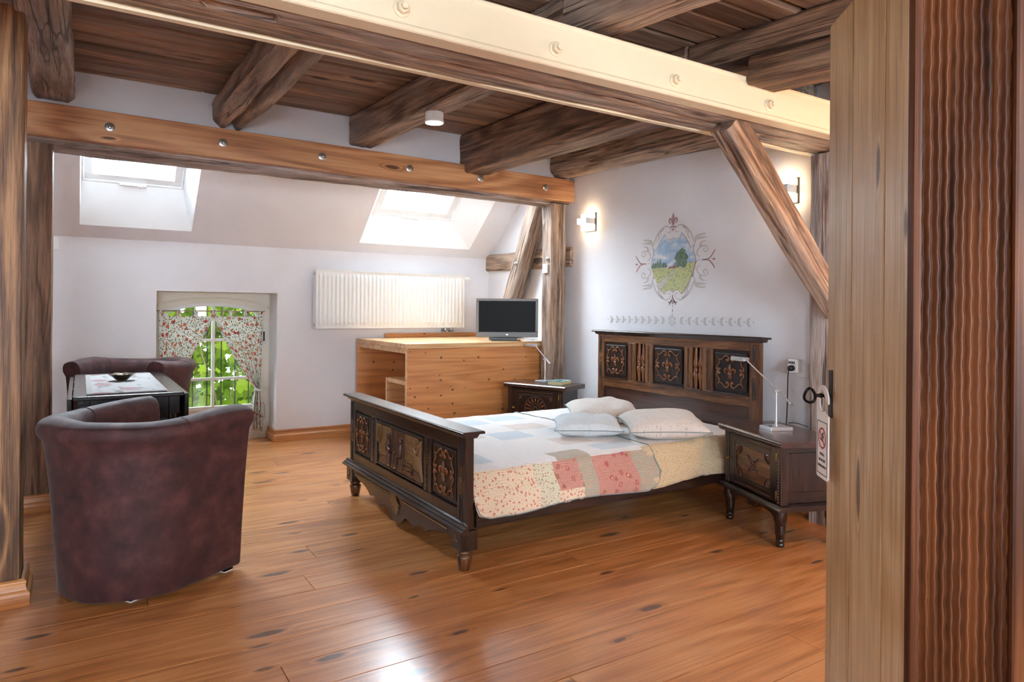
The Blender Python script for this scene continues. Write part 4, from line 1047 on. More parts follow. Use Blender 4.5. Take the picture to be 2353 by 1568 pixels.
# ------------------------------------------------------------------ patchwork quilt
def quilt_mat(name, base, spots=None, rough=.85, big=None):
    t = NT(name); tc = t.n('TexCoord'); uv = tc.outputs['UV']
    col = base; wob = t.noise(uv, 90, 2)
    tint = t.noise(uv, 160, 3); col = t.mix(t.math('MULTIPLY', tint.outputs[0], .22), base, tuple(c * .72 for c in base[:3]) + (1,))
    for (sc, lo, hi, c1, c2, frac, loc) in (spots or []):
        v = t.n('TexVoronoi', {'Vector': t.mapped(uv, (sc, sc, 1), loc), 'Scale': 1.0}, voronoi_dimensions='2D'); sp = t.n('SeparateColor', {0: v.outputs['Color']})
        d = t.math('ADD', v.outputs['Distance'], t.math('MULTIPLY', t.math('SUBTRACT', wob.outputs[0], .5), .5))
        msk = t.math('MULTIPLY', t.smooth(d, lo, hi), t.math('LESS_THAN', sp.outputs[0], frac)); col = t.mix(msk, col, t.mix(sp.outputs[1], c1, c2))
    wv = t.n('TexWave', {'Vector': t.mapped(uv, (1, 1, 1)), 'Scale': 26.0, 'Distortion': 5.0, 'Detail': 2.0, 'Detail Scale': 4.0}, wave_type='BANDS', bands_direction='Y')
    nz = t.noise(uv, 170, 2)
    h = t.math('ADD', t.math('MULTIPLY', wv.outputs[0], .5), t.math('MULTIPLY', nz.outputs[0], .8))
    t.bsdf(col, rough, h, .75, .005, Sheen_Weight=.2)
    return t.m
WH = C(228, 224, 222); 
QM = [quilt_mat('quilt_white', WH, [(95, .10, .2, C(206, 190, 186), C(214, 204, 196), .4, (0, 0, 0))]),
      quilt_mat('quilt_pale_blue', C(196, 205, 211), [(80, .12, .22, C(178, 190, 198), C(206, 212, 214), .5, (0, 0, 0))]),
      quilt_mat('quilt_beige_rose', C(214, 202, 194), [(70, .14, .24, C(198, 176, 166), C(218, 208, 200), .5, (0, 0, 0))]),
      quilt_mat('quilt_red_sprigs', C(228, 206, 178), [(42, .20, .27, C(196, 110, 92), C(204, 138, 112), .6, (0, 0, 0)), (66, .12, .18, C(172, 120, 84), C(206, 120, 104), .35, (2, 1, 0))]),
      quilt_mat('quilt_green_sprigs', C(214, 204, 178), [(64, .17, .25, C(120, 128, 92), C(190, 120, 104), .6, (0, 0, 0)), (95, .12, .2, C(132, 136, 100), C(100, 112, 82), .4, (3, 2, 0))]),
      quilt_mat('quilt_rose_paisley', C(198, 140, 128), [(19, .20, .30, C(182, 52, 84), C(160, 112, 78), .7, (.4, .2, 0)), (74, .14, .24, C(150, 112, 78), C(214, 158, 120), .6, (0, 0, 0)), (19, .06, .10, C(220, 196, 140), C(150, 30, 60), .6, (.4, .2, 0))]),
      quilt_mat('quilt_grey_flowers', C(178, 168, 150), [(44, .18, .26, C(214, 166, 130), C(196, 140, 112), .55, (0, 0, 0)), (90, .12, .2, C(146, 140, 120), C(190, 150, 118), .5, (1, 1, 0))]),
      quilt_mat('quilt_sand_speckle', C(214, 190, 152), [(100, .16, .26, C(160, 124, 86), C(186, 146, 100), .55, (0, 0, 0)), (140, .12, .2, C(140, 110, 80), C(224, 206, 176), .4, (1, 1, 0))]),
      plain('quilt_piping_cloth', C(128, 138, 140), .8)]
QTOP, QHEM = .462, .243
def drape(v, half=.752, over=.020):
    # v = unfolded distance across the bed from its centre line (signed) -> (y, z)
    s = 1 if v >= 0 else -1; v = abs(v); r = .05; flat = half - r
    if v <= flat: return s * v, QTOP + .012 * (1 - (v / half) ** 2)
    q_ = v - flat; arc = r * pi / 2
    if q_ < arc:
        a = q_ / r; return s * (flat + r * sin(a)), QTOP - r * (1 - cos(a)) + .001
    dn = q_ - arc; return s * (half + .052 * min(1, dn / .08) + .012 * sin(dn * 12)), QTOP - r - dn
VMAX = (.752 - .05) + .05 * pi / 2 + (QTOP - .05 - QHEM)
def quilt(name, label, x0, x1, pick, corner, mats, lift=0.0, seed=0, vmax=VMAX):
    root = thing(name, label, 'bedspread', (BX, BY, 0))
    nu = int((x1 - x0) / .02); nv = int(2 * vmax / .02)
    def wob(u, v): return Vector((u * 9, v * 9, seed * 7.7))
    vs = []; uvs = []
    for j in range(nv + 1):
        v = -vmax + 2 * vmax * j / nv
        for i in range(nu + 1):
            u = i / nu; x = x0 + (x1 - x0) * u
            vv = v
            lim = vmax - .012 + .010 * sin(x * 7 + (v > 0) * 2)
            for (xe, rr) in corner:
                d = abs(x - xe)
                if d < rr: lim = min(lim, vmax - .012 - (rr - sqrt(max(0, rr * rr - (rr - d) ** 2))))
            if abs(vv) > lim - .0: vv = math.copysign(lim + (abs(vv) - lim) * .02, vv)
            y, z = drape(vv)
            nz = noise.noise(wob(x, v)) * .0045 + noise.noise(wob(x, v) * 4) * .0025
            side = abs(v) > .72
            if side: y += (nz * 2.2 + .010 * sin(x * 6 + 1) * min(1, (abs(v) - .72) / .2)) * (1 if v > 0 else -1) + lift * (1 if v > 0 else -1)
            else: z += nz
            vs.append((x, y, z + (lift if not side else 0))); uvs.append((x, v))
    fs = []; mi = []
    for j in range(nv):
        for i in range(nu):
            fs.append((j * (nu + 1) + i, j * (nu + 1) + i + 1, (j + 1) * (nu + 1) + i + 1, (j + 1) * (nu + 1) + i))
            a = uvs[fs[-1][0]]; b = uvs[fs[-1][2]]; mi.append(pick((a[0] + b[0]) / 2, (a[1] + b[1]) / 2))
    mb = MB(); mb.v = vs; mb.f = fs; mb.mi = mi
    me = mb.mesh('cover', mats, True, 180); add_uv(me, lambda i, co: uvs[i])
    o = link('cover', me, root)
    sd = o.modifiers.new('thick', 'SOLIDIFY'); sd.thickness = .006; sd.offset = 1
    # piping along the edge
    def pt(i, j): return Vector(vs[j * (nu + 1) + i]) + Vector((0, 0, .003))
    loop = [pt(i, 0) for i in range(nu + 1)] + [pt(nu, j) for j in range(1, nv + 1)] + [pt(i, nv) for i in range(nu - 1, -1, -1)]
    MB().tube(loop, .0032, 6).build('piping', mats[-1], root, smooth=True)
    return root
side_p = [(-.1, .40, 3, 3), (.40, .53, 4, 4), (.53, .69, 5, 3), (.69, .79, 6, 6), (.79, 1.07, 5, 5), (1.07, 1.4, 6, 6)]
top_p = [(.02, .30, -.20, .22, 1), (.02, .22, -.66, -.46, 1), (.30, .50, -.12, .06, 2), (.54, .80, -.22, .02, 1), (.34, .62, .20, .42, 2), (.16, .42, .46, .60, 2), (.54, .80, .34, .56, 1), (.46, .72, .60, .72, 2), (.80, 1.06, .02, .22, 2),
         (.86, 1.14, .40, .60, 1), (.80, 1.02, -.50, -.32, 2), (1.0, 1.22, -.26, -.04, 1), (.10, .34, .62, .74, 1), (.92, 1.2, -.70, -.56, 1), (.58, .80, -.74, -.62, 6)]
def pick_q(x, v):
    if v < -.735:
        for a, b, m1, m2 in side_p:
            if a <= x < b: return m1 if v > -.87 else m2
        return 6
    if v > .735: return 3 if x < .6 else 6
    for a, b, c_, d_, mm in top_p:
        if a <= x < b and c_ <= v < d_: return mm
    return 0
quilt('sand_coverlet', 'sand coloured speckled bedspread at the pillow end of the bed', 1.17, HXL - .030, lambda x, v: 0 if abs(v) < .70 else 7, [], QM, lift=-.001, seed=3)
quilt('patchwork_quilt', 'pastel patchwork quilt with grey piping covering the foot half of the bed', .026, 1.235, pick_q, [(.026, .07), (1.235, .09)], QM, lift=.006, seed=1, vmax=VMAX + .004)

# ------------------------------------------------------------------ pillows
def pillow(name, label, loc, rz, W, D, T, mat, tilt=0.0, seed=0):
    root = thing(name, label, 'pillow', loc, rz, group='quilted pillows'); n = 34; root.rotation_euler = (tilt, 0, rz)
    vs = []; uvs = []
    for s_ in (1, -1):
        for j in range(n + 1):
            for i in range(n + 1):
                a, b = i / n * 2 - 1, j / n * 2 - 1
                pin = 1 - .09 * (1 - abs(b) ** 2) * abs(a) ** 6; pin2 = 1 - .09 * (1 - abs(a) ** 2) * abs(b) ** 6
                x = a * W / 2 * pin; y = b * D / 2 * pin2
                h = (max(0, 1 - abs(a) ** 2.6) * max(0, 1 - abs(b) ** 2.6)) ** .5 * T / 2
                h += h * .22 * noise.noise(Vector((a * 2.2, b * 2.2, seed * 3.1 + s_))) + .004 * (h / T) * noise.noise(Vector((a * 11, b * 11, seed + 5.0)))
                z = s_ * h * (1.0 if s_ > 0 else .8)
                vs.append((x, y, z)); uvs.append((x + seed, y))
    fs = []; N = (n + 1) ** 2
    for k in (0, 1):
        for j in range(n):
            for i in range(n):
                q_ = (j * (n + 1) + i, j * (n + 1) + i + 1, (j + 1) * (n + 1) + i + 1, (j + 1) * (n + 1) + i)
                fs.append(tuple(k * N + t_ for t_ in q_))
    mb = MB(); mb.v = vs; mb.f = fs; mb.mi = [0] * len(fs)
    me = mb.mesh('cushion', mat, True, 180); add_uv(me, lambda i, co: uvs[i])
    bm = bmesh.new(); bm.from_mesh(me); bmesh.ops.remove_doubles(bm, verts=bm.verts, dist=.0003); bm.to_mesh(me); bm.free()
    link('cushion', me, root, loc=(0, 0, 0))
    bord = [(i, 0) for i in range(n)] + [(n, j) for j in range(n)] + [(n - i, n) for i in range(n)] + [(0, n - j) for j in range(n)]
    MB().tube([vs[j * (n + 1) + i] for i, j in bord], .003, 6, closed=True).build('piping', QM[-1], root, smooth=True)
    return root
PILM = [quilt_mat('pillow_blue_white', C(206, 212, 216), [(90, .12, .22, C(176, 186, 192), C(214, 204, 200), .5, (0, 0, 0))]), quilt_mat('pillow_cream', C(216, 208, 200), [(80, .13, .23, C(192, 176, 166), C(168, 156, 140), .45, (0, 0, 0))])]
pillow('pillow', 'larger pale pillow at the back left of the bed', (3.08, 3.66, .546), radians(-32), .50, .38, .165, PILM[1], radians(6), 1)
pillow('pillow', 'small bluish pillow in front of the other two', (2.67, 3.32, .534), radians(-34), .42, .29, .14, PILM[0], radians(5), 2)
pillow('pillow', 'large cream pillow on the right, nearest the bedside table', (3.06, 3.06, .546), radians(-30), .50, .38, .17, PILM[1], radians(6), 4)

# ------------------------------------------------------------------ bedside tables
NW, ND_, NH = .63, .36, .570
def cab_leg(mb, x, y, h):
    mb.lathe([(r * .95, z * h / .128) for r, z in [(.016, 0), (.022, .003), (.024, .018), (.018, .026), (.023, .032), (.026, .042), (.019, .050), (.024, .056), (.027, .085), (.030, .128)]], 14, (x, y, 0))
def nightstand(label, loc, rz, kind, H=NH, D=ND_):
    n = thing('bedside_table', label, 'bedside table', loc, rz, group='carved oak bedside tables'); w_ = NW / 2
    # local: front faces -X
    tp = MB().prism([(-.016, H - .036), (D + .01, H - .036), (D + .01, H), (-.020, H), (-.030, H - .008), (-.030, H - .014), (-.024, H - .018), (-.026, H - .026)], lambda p: (p[0], -w_, p[1]), lambda p: (p[0], w_, p[1]))
    tp.build('top', M['oak_plain'], n, bevel=.002)
    zb = .225; yb = w_ - .055
    bx('body', M['oak'], n, .035, D, -yb + .012, yb - .012, zb, H - .0365, bevel=.002)
    for sy in (-1, 1):
        ys = sy * yb
        cs = bx('side_panel', M['oak_z'], n, .06, D - .04, min(ys - sy * .012, ys - sy * .004), max(ys - sy * .012, ys - sy * .004), zb + .06, H - .075, bevel=.003)
        post = MB().box(.0, .045, ys - .022, ys + .022, zb, H - .0365).build('corner_post', M['oak_z'], n, bevel=.003)
        g = MB(); bead_row(g, [(-.001, ys, zb + .012 + .0155 * k) for k in range(int((H - .05 - zb) / .0155))], .006, (.7, .9, 1.1)); g.build('twist_carving', M['carving_dark'], post, smooth=True, angle=80)
    lg_ = MB().prism([(-.030, .196), (D, .196), (D, .224), (-.006, .224), (-.016, .219), (-.018, .212), (-.030, .208)], lambda p: (p[0], -w_ + .005, p[1]), lambda p: (p[0], w_ - .005, p[1])); lg_.build('ledge', M['oak'], n, bevel=.0015)
    apr = [(-yb, .196), (-yb, .150)] + [(-yb + 2 * yb * k / 20, .150 + .030 * sin(pi * k / 20) - .022 * (abs(k - 10) < 2)) for k in range(1, 20)] + [(yb, .150), (yb, .196)]
    MB().prism(apr, lambda p: (.006, p[0], p[1]), lambda p: (.024, p[0], p[1])).build('apron', M['oak'], n)
    for x in (.02, D - .03):
        for sy in (-1, 1):
            lm = MB(); cab_leg(lm, x, sy * (yb - .01), .115); lm.tube([(x, sy * (yb - .01), .112), (x - .006, sy * (yb - .004), .15), (x, sy * yb, .198)], [.026, .034, .032], 8); lm.build('leg', M['oak_z'], n, smooth=True, angle=60)
    # door
    dr_ = bpy.data.objects.new('door', None); COL.objects.link(dr_); dr_.parent = n
    d0, d1 = -yb + .026, yb - .026; z0, z1 = zb + .006, H - .044; fr_ = .052
    for nm, a, b, c_, d_, mm in (('stile', d0, d0 + fr_, z0, z1, 'oak_z'), ('stile', d1 - fr_, d1, z0, z1, 'oak_z'), ('rail', d0 + fr_, d1 - fr_, z0, z0 + fr_ * .9, 'oak'), ('rail', d0 + fr_, d1 - fr_, z1 - fr_ * .9, z1, 'oak')):
        bx(nm, M[mm], dr_, .004, .030, a, b, c_, d_, bevel=.002)
    p0, p1, q0, q1 = d0 + fr_, d1 - fr_, z0 + fr_ * .9, z1 - fr_ * .9; yc, zc_ = (p0 + p1) / 2, (q0 + q1) / 2
    bx('panel', M['oak_warm'] if kind == 'R' else M['oak_panel'], dr_, .012, .026, p0, p1, q0, q1)
    g = MB()
    for (a, b, c_, d_) in ((p0, p1, q1 - .012, q1), (p0, p1, q0, q0 + .012), (p0, p0 + .012, q0, q1), (p1 - .012, p1, q0, q1)): g.box(.006, .0125, a, b, c_, d_)
    g.build('moulding', M['oak'], dr_, bevel=.002)
    if kind == 'R':
        g = MB()
        for k in range(10):
            a = 2 * pi * k / 10; g.tube([(.012, yc + .006 * cos(a), zc_ + .006 * sin(a)), (.006, yc + .020 * cos(a), zc_ + .020 * sin(a)), (.011, yc + .030 * cos(a), zc_ + .030 * sin(a))], [.003, .006, .003], 6)
        g.ball((.006, yc, zc_), .006, 8)
        for k in range(4):
            a = pi / 4 + k * pi / 2
            for r_, s_ in ((.044, .007), (.055, .005), (.064, .004)): g.ball((.009, yc + r_ * 1.1 * cos(a), zc_ + r_ * sin(a)), s_, 6)
        for sy in (-1, 1):
            for sz in (-1, 1):
                cy_, cz_ = yc + sy * ((p1 - p0) / 2 - .012), zc_ + sz * ((q1 - q0) / 2 - .012)
                for k in range(5):
                    a = radians(8 + 18.5 * k); g.tube([(.010, cy_ - sy * .006 * cos(a), cz_ - sz * .006 * sin(a)), (.006, cy_ - sy * .026 * cos(a), cz_ - sz * .026 * sin(a)), (.011, cy_ - sy * .046 * cos(a), cz_ - sz * .046 * sin(a))], [.004, .007, .003], 6)
                arc_ = [(.008, cy_ - sy * .054 * cos(radians(90 * j / 8)), cz_ - sz * .054 * sin(radians(90 * j / 8))) for j in range(9)]; g.tube(arc_, .004, 6)
        g.build('rosette_carving', M['carving_dark'], dr_, smooth=True, angle=80)
    else:
        R_ = min(p1 - p0, q1 - q0) / 2 - .016; g = MB()
        ring_ = [(.009, yc + R_ * cos(2 * pi * j / 40), zc_ + R_ * sin(2 * pi * j / 40)) for j in range(40)]; g.tube(ring_, .005, 6, closed=True)
        ring_ = [(.009, yc + R_ * .42 * cos(2 * pi * j / 30), zc_ + R_ * .42 * sin(2 * pi * j / 30)) for j in range(30)]; g.tube(ring_, .004, 6, closed=True)
        for k in range(6): g.ball((.010, yc + R_ * .2 * cos(k * pi / 3), zc_ + R_ * .2 * sin(k * pi / 3)), R_ * .1, 6)
        for sy in (-1, 1):
            for sz in (-1, 1):
                cy_, cz_ = yc + sy * ((p1 - p0) / 2 - .018), zc_ + sz * ((q1 - q0) / 2 - .018)
                for k in range(4): g.tube([(.011, cy_, cz_), (.007, cy_ - sy * .03 * cos(k * .5), cz_ - sz * .03 * sin(k * .5))], [.006, .003], 5)
        g.build('ring_carving', M['carving_dark'], dr_, smooth=True, angle=80)
        g = MB()
        for k in range(16):
            a = 2 * pi * k / 16; g.tube([(.011, yc + R_ * .50 * cos(a), zc_ + R_ * .50 * sin(a)), (.004, yc + R_ * .72 * cos(a), zc_ + R_ * .72 * sin(a)), (.010, yc + R_ * .90 * cos(a), zc_ + R_ * .90 * sin(a))], [.003, .008, .005], 6)
        g.build('sunflower_carving', M['carving'], dr_, smooth=True, angle=80)
    for (a, z) in ((q1 + .022, 1), (q0 - .030, 1)):
        g = MB(); bead_row(g, [(.003, p0 + .012 * k + .006, a) for k in range(int((p1 - p0) / .012))], .006, (.6, .9, .7)); g.build('ripple_carving', M['carving_dark'], dr_, smooth=True, angle=80)
    MB().lathe([(.004, .004), (.004, -.012), (.010, -.018), (.011, -.024), (.006, -.030), (.001, -.031)], 12, (0, d1 - .024, zc_), 'X').build('knob', M['brass'], dr_, smooth=True)
    for z in (z1 - .05, z0 + .04): MB().lathe([(.004, -.022), (.005, -.02), (.005, .02), (.004, .022)], 8, (.001, d0 - .005, z)).build('hinge', M['brass'], dr_, smooth=True)
    return n
nightstand('carved bedside table with flower rosette door, right of the bed', (3.2175, 2.5255, 0), radians(-19.7), 'R')
nightstand('carved bedside table with round sunflower door, between bed and desk', (3.285, 4.80, 0), radians(22), 'L', H=.612, D=.30)

# ------------------------------------------------------------------ desk lamps
def lamp(label, loc, rz, base_rz, tip, tail, hp, scale=1.0):
    l = thing('reading_lamp', label, 'lamp', loc, rz, group='silver reading lamps')
    b = bx('base', M['silver'], l, -.07, .07, -.06, .06, 0, .020, bevel=.002); b.rotation_euler = (0, 0, base_rz)
    bx('switch', M['black_plastic'], b, -.045, -.030, -.006, .006, .020, .024, bevel=.001)
    MB().lathe([(.010, .020), (.010, .024), (.0070, .028), (.0070, .055), (.0045, .060), (.0045, hp)], 14).build('pole', M['silver'], l, smooth=True, angle=40)
    MB().tube([(-.02, 0, hp), (.02, 0, hp)], .008, 10).tube([(.018, 0, hp), (.030, 0, hp - .003)], .003, 8).build('joint', M['silver'], l, smooth=True)
    a, c_ = Vector((0.012, tip[0], hp + tip[1])), Vector((0.012, tail[0], hp + tail[1]))
    MB().tube([a, c_], .0038, 8).build('arm', M['silver'], l, smooth=True)
    d = (c_ - a).normalized(); MB().tube([c_ - d * .05, c_ - d * .04, c_], [.004, .007, .010], 10).build('counterweight', M['silver'], l, smooth=True)
    hd_ = MB().box(-.024, .024, -.005, .105, -.011, .011).box(-.018, .018, .01, .095, -.013, -.011)
    hd_.build('head', M['silver'], l, loc=tuple(a), bevel=.003)
    return l
lamp('silver reading lamp with flat head on the right bedside table', (3.405, 2.50, .5702), radians(-8), radians(-12), (.26, .165), (-.105, -.065), .222)
lamp('silver reading lamp with folded arm on the far bedside table', (3.46, 4.90, .6122), radians(10), radians(10), (.14, .115), (-.05, -.04), .205)

# books
def book(name, label, loc, rz, w_, d_, h_, cover, over=.003):
    b = thing(name, label, 'book', loc, rz)
    bx('pages', plain('book_pages_' + name, C(222, 204, 160), .8, nscale=200, nstr=.1), b, -w_ / 2 + .004, w_ / 2 - .004, -d_ / 2 + .004, d_ / 2 - .002, .002, h_ - .002)
    c_ = MB().box(-w_ / 2, w_ / 2, -d_ / 2, d_ / 2, 0, .002).box(-w_ / 2, w_ / 2, -d_ / 2, d_ / 2, h_ - .002, h_).box(-w_ / 2, w_ / 2, d_ / 2 - .002, d_ / 2, .002, h_ - .002)
    c_.build('cover', cover, b); return b
bk_m = NT('teal_printed_cover'); nz = bk_m.noise(bk_m.objvec(False), 22, 3); bk_m.bsdf(bk_m.ramp(nz.outputs[0], [(.42, C(62, 96, 88)), (.5, C(86, 130, 132)), (.6, C(168, 196, 194))]), .4)
book('paperback_book', 'thick paperback with a green cover on the far bedside table', (3.50, 4.735, .6122), radians(28), .205, .135, .030, bk_m.m)

# ------------------------------------------------------------------ painted landscape and stencil border on the wall
PZ, PY = 1.640, 3.738
XW = XR - .0012
pnt = thing('wall_painting', 'painted oval landscape framed by stencilled scrolls and lilies', 'wall painting', (XW, PY, PZ))
def flat(name, pts, mat, par, d=0.0, th=.0008):
    # pts in (right, up) metres as seen from the room
    return MB().prism(pts, lambda p: (-d, -p[0], p[1]), lambda p: (-d - th, -p[0], p[1])).build(name, mat, par)
def wx(a): return a if abs(a) < .24 else math.copysign(.24 + (abs(a) - .24) * 1.36, a)
def ribbon(mb, pts, w0, d=0.0, k=5, th=.0007):
    P = smooth_path([(wx(a), b, 0) for a, b in pts], k); n = len(P); L = []; Rr = []
    for i, p in enumerate(P):
        t_ = (P[min(i + 1, n - 1)] - P[max(i - 1, 0)]); t_.normalize(); nn = Vector((-t_.y, t_.x, 0)); f_ = i / (n - 1)
        ww = w0(f_) if callable(w0) else w0; L.append(p + nn * ww / 2); Rr.append(p - nn * ww / 2)
    vs = []
    for a, b in zip(L, Rr): vs += [(-d, -a.x, a.y), (-d, -b.x, b.y), (-d - th, -a.x, a.y), (-d - th, -b.x, b.y)]
    fs = []
    for i in range(n - 1):
        q_ = i * 4; fs += [(q_ + 2, q_ + 3, q_ + 7, q_ + 6), (q_, q_ + 4, q_ + 5, q_ + 1), (q_, q_ + 2, q_ + 6, q_ + 4), (q_ + 1, q_ + 5, q_ + 7, q_ + 3)]
    fs += [(0, 1, 3, 2), (4 * n - 4, 4 * n - 2, 4 * n - 1, 4 * n - 3)]
    mb.add(vs, fs)
sten = plain('pale_grey_stencil', C(196, 192, 188), .85); mauve = plain('mauve_stencil', C(172, 138, 142), .85)
# shield outline (metres): measured from the centre
half = [(0, .172), (.03, .163), (.062, .168), (.088, .205), (.13, .165), (.165, .118), (.186, .080), (.196, .098), (.209, .106), (.210, .06), (.222, .02), (.238, -.02), (.222, -.05), (.207, -.10), (.203, -.135), (.186, -.125), (.165, -.175), (.13, -.222), (.087, -.258), (.065, -.232), (.035, -.222), (.012, -.235), (0, -.246)]
half = [(a * .98, b) for a, b in half]
out_ = half + [(-a, b) for a, b in half[::-1][1:-1]]
def tex(name, stops, scale, mapv=(1, 1, 1), detail=5):
    t = NT(name); nz = t.noise(t.mapped(t.objvec(False), mapv), scale, detail, .6); t.bsdf(t.ramp(nz.outputs[0], stops), .85); return t.m
sky_m = tex('painted_sky', [(.38, C(156, 182, 210)), (.50, C(176, 198, 218)), (.58, C(208, 216, 226)), (.66, C(224, 226, 232))], 9, (1, 1.0, 2.2))
mea_m = tex('painted_meadow', [(.36, C(148, 166, 132)), (.46, C(176, 184, 138)), (.54, C(206, 204, 138)), (.64, C(170, 180, 156))], 38, (1, 1, 1.6))
tre_m = tex('painted_tree', [(.36, C(84, 108, 98)), (.52, C(108, 130, 112)), (.66, C(138, 156, 130))], 60)
pth_m = tex('painted_path', [(.4, C(186, 182, 172)), (.6, C(214, 210, 204))], 30)
hse_m = plain('painted_roofs', C(150, 112, 110), .85)
flat('border_line', [(a * 1.022, b * 1.016 + .0) for a, b in out_], mauve, pnt, 0)
flat('sky', out_, sky_m, pnt, .0009)
def clip_x(y_):   # half width of the shield at height y_
    best = 0
    for (a, b), (c_, d_) in zip(half[:-1], half[1:]):
        if (b - y_) * (d_ - y_) <= 0 and abs(b - d_) > 1e-6: best = max(best, a + (c_ - a) * (y_ - b) / (d_ - b))
    return best
mead = [p for p in half if p[1] < -.025]; md_ = [(.234, -.018), (.12, -.030), (.0, -.062), (-.09, -.055), (-.226, -.035)] + [(-a, b) for a, b in mead[:-1]] + [(a, b) for a, b in mead[::-1]]
flat('meadow', md_, mea_m, pnt, .0017)
flat('path', [(.03, -.075), (.018, -.078), (-.05, -.12), (-.165, -.185), (-.150, -.205), (-.12, -.215), (-.075, -.18), (-.02, -.12), (.035, -.082)], pth_m, pnt, .0025)
tr_ = [(.09 + .062 * (1 + .12 * sin(7 * a) + .08 * sin(13 * a)) * cos(a) * (1 if sin(a) > -.3 else 1.0), .003 + .078 * (1 + .1 * sin(5 * a + 1)) * max(sin(a), -.75)) for a in [2 * pi * k / 36 for k in range(36)]]
flat('tree', tr_, tre_m, pnt, .0033)
for k, (cx, hh) in enumerate(((-.205, .05), (-.182, .045), (-.160, .07), (-.132, .075), (-.095, .042), (-.075, .038), (-.212, .03))):
    pts = [(cx + w_ * .011 * (1.5 if hh < .05 else 1), -.052 + hh * h_) for w_, h_ in ((-1, 0), (-1.1, .35), (-.6, .7), (0, 1.0), (.6, .7), (1.1, .35), (1, 0))]
    flat('poplar', pts, tre_m, pnt, .0026 + k * .0001)
flat('farmhouse', [(-.045, -.060), (-.04, -.050), (-.02, -.045), (-.005, -.050), (.008, -.038), (.018, -.040), (.022, -.005), (.027, -.040), (.034, -.045), (.034, -.064)], hse_m, pnt, .0030)
# scrolls
g = MB()
for sx in (-1, 1):
    for top in (1, -1):
        k_ = 1 if top > 0 else .96; yo = .0 if top > 0 else -.04
        def T(pts): return [(sx * a, (b if top > 0 else -b * .98 + yo)) for a, b in pts]
        ribbon(g, T([(.055, .222), (.040, .214), (.026, .226), (.030, .250), (.070, .268), (.125, .248), (.172, .205), (.196, .165), (.215, .125)]), lambda f_: .006 + .022 * max(0, f_ - .35) * (1.3 - f_))
        ribbon(g, T([(.10, .255), (.135, .225), (.125, .20)]), lambda f_: .016 * (1 - f_) + .003)
        ribbon(g, T([(.155, .215), (.150, .180), (.178, .150)]), lambda f_: .014 * (1 - f_) + .003)
        ribbon(g, T([(.228, .02), (.205, .06), (.222, .12), (.235, .165), (.30, .178)]), lambda f_: .007 + .030 * max(0, f_ - .4) * (1.15 - f_) * 2)
        ribbon(g, T([(.235, .15), (.265, .150), (.312, .152)]), lambda f_: .026 * (1 - f_) ** .7 + .001)
        ribbon(g, T([(.298, .075), (.285, .062), (.297, .045), (.316, .060), (.305, .088), (.27, .085), (.245, .06), (.242, .03), (.262, .012)]), lambda f_: .008)
        ribbon(g, T([(.262, .085), (.272, .118), (.305, .128)]), lambda f_: .024 * (1 - f_) + .002)
g.build('scroll_stencil', sten, pnt)['kind'] = 'stuff'
# lily on top, tassels on the sides and below
g = MB(); lz = .318
g.prism([(0, .368 - .0), (.014, .335), (.010, .300), (.004, .270), (-.004, .270), (-.010, .300), (-.014, .335)], lambda p: (0, -p[0], p[1]), lambda p: (-.0008, -p[0], p[1]))
for sx in (-1, 1):
    ribbon(g, [(sx * .008, .272), (sx * .020, .315), (sx * .036, .318), (sx * .040, .298), (sx * .028, .282)], lambda f_: .006 + .010 * sin(pi * f_))
    ribbon(g, [(sx * .004, .252), (sx * .018, .258), (sx * .030, .250)], lambda f_: .009)
ribbon(g, [(-.016, .264), (0, .261), (.016, .264)], .006); g.prism([(0, .250), (.010, .236), (0, .222), (-.010, .236)], lambda p: (0, -p[0], p[1]), lambda p: (-.0008, -p[0], p[1]))
for sx in (-1, 1):
    ribbon(g, [(sx * .275, -.012), (sx * .32, -.008), (sx * .345, .020), (sx * .365, .055)], lambda f_: .003 + .018 * f_ * (1.25 - f_))
    ribbon(g, [(sx * .275, -.012), (sx * .32, -.018), (sx * .345, -.044), (sx * .362, -.075)], lambda f_: .003 + .018 * f_ * (1.25 - f_))
    g.prism([(sx * (.400 + .014 * cos(a)), -.012 + .007 * sin(a)) for a in [2 * pi * k / 10 for k in range(10)]], lambda p: (0, -p[0], p[1]), lambda p: (-.0008, -p[0], p[1]))
    g.prism([(sx * .258 + .004 * cos(a), -.012 + .004 * sin(a)) for a in [2 * pi * k / 8 for k in range(8)]], lambda p: (0, -p[0], p[1]), lambda p: (-.0008, -p[0], p[1]))
    ribbon(g, [(0, -.262), (sx * .006, -.300), (sx * .030, -.325), (sx * .046, -.318)], lambda f_: .003 + .016 * f_ * (1.3 - f_))
    ribbon(g, [(sx * .012, -.305), (sx * .030, -.335), (sx * .036, -.345)], lambda f_: .010 * (1 - f_) + .002)
for zz, r_ in ((-.325, .008), (-.352, .005), (-.385, .007), (-.412, .003)): g.prism([(r_ * .7 * cos(a), zz + r_ * 1.7 * sin(a)) for a in [2 * pi * k / 8 for k in range(8)]], lambda p: (0, -p[0], p[1]), lambda p: (-.0008, -p[0], p[1]))
g.build('lily_stencil', mauve, pnt)['kind'] = 'stuff'
brd = thing('stencil_border', 'pale stencilled leaf border above the headboard', 'wall stencil', (XW, 3.742, 1.178))
leafm = MB()
LFN = [0]
def lf_(cx, cz, ang, L, W):
    LFN[0] += 1; cx += cos(ang) * .009; cz += sin(ang) * .009; L -= .007; tk = -.0006 - .00005 * (LFN[0] % 7)
    leafm.prism([(cx + cos(ang) * L * t_ - sin(ang) * W * s_, cz + sin(ang) * L * t_ + cos(ang) * W * s_) for t_, s_ in ((0, 0), (.3, .5), (.65, .45), (1, 0), (.65, -.45), (.3, -.5))], lambda p: (0, -p[0], p[1]), lambda p: (tk, -p[0], p[1]))
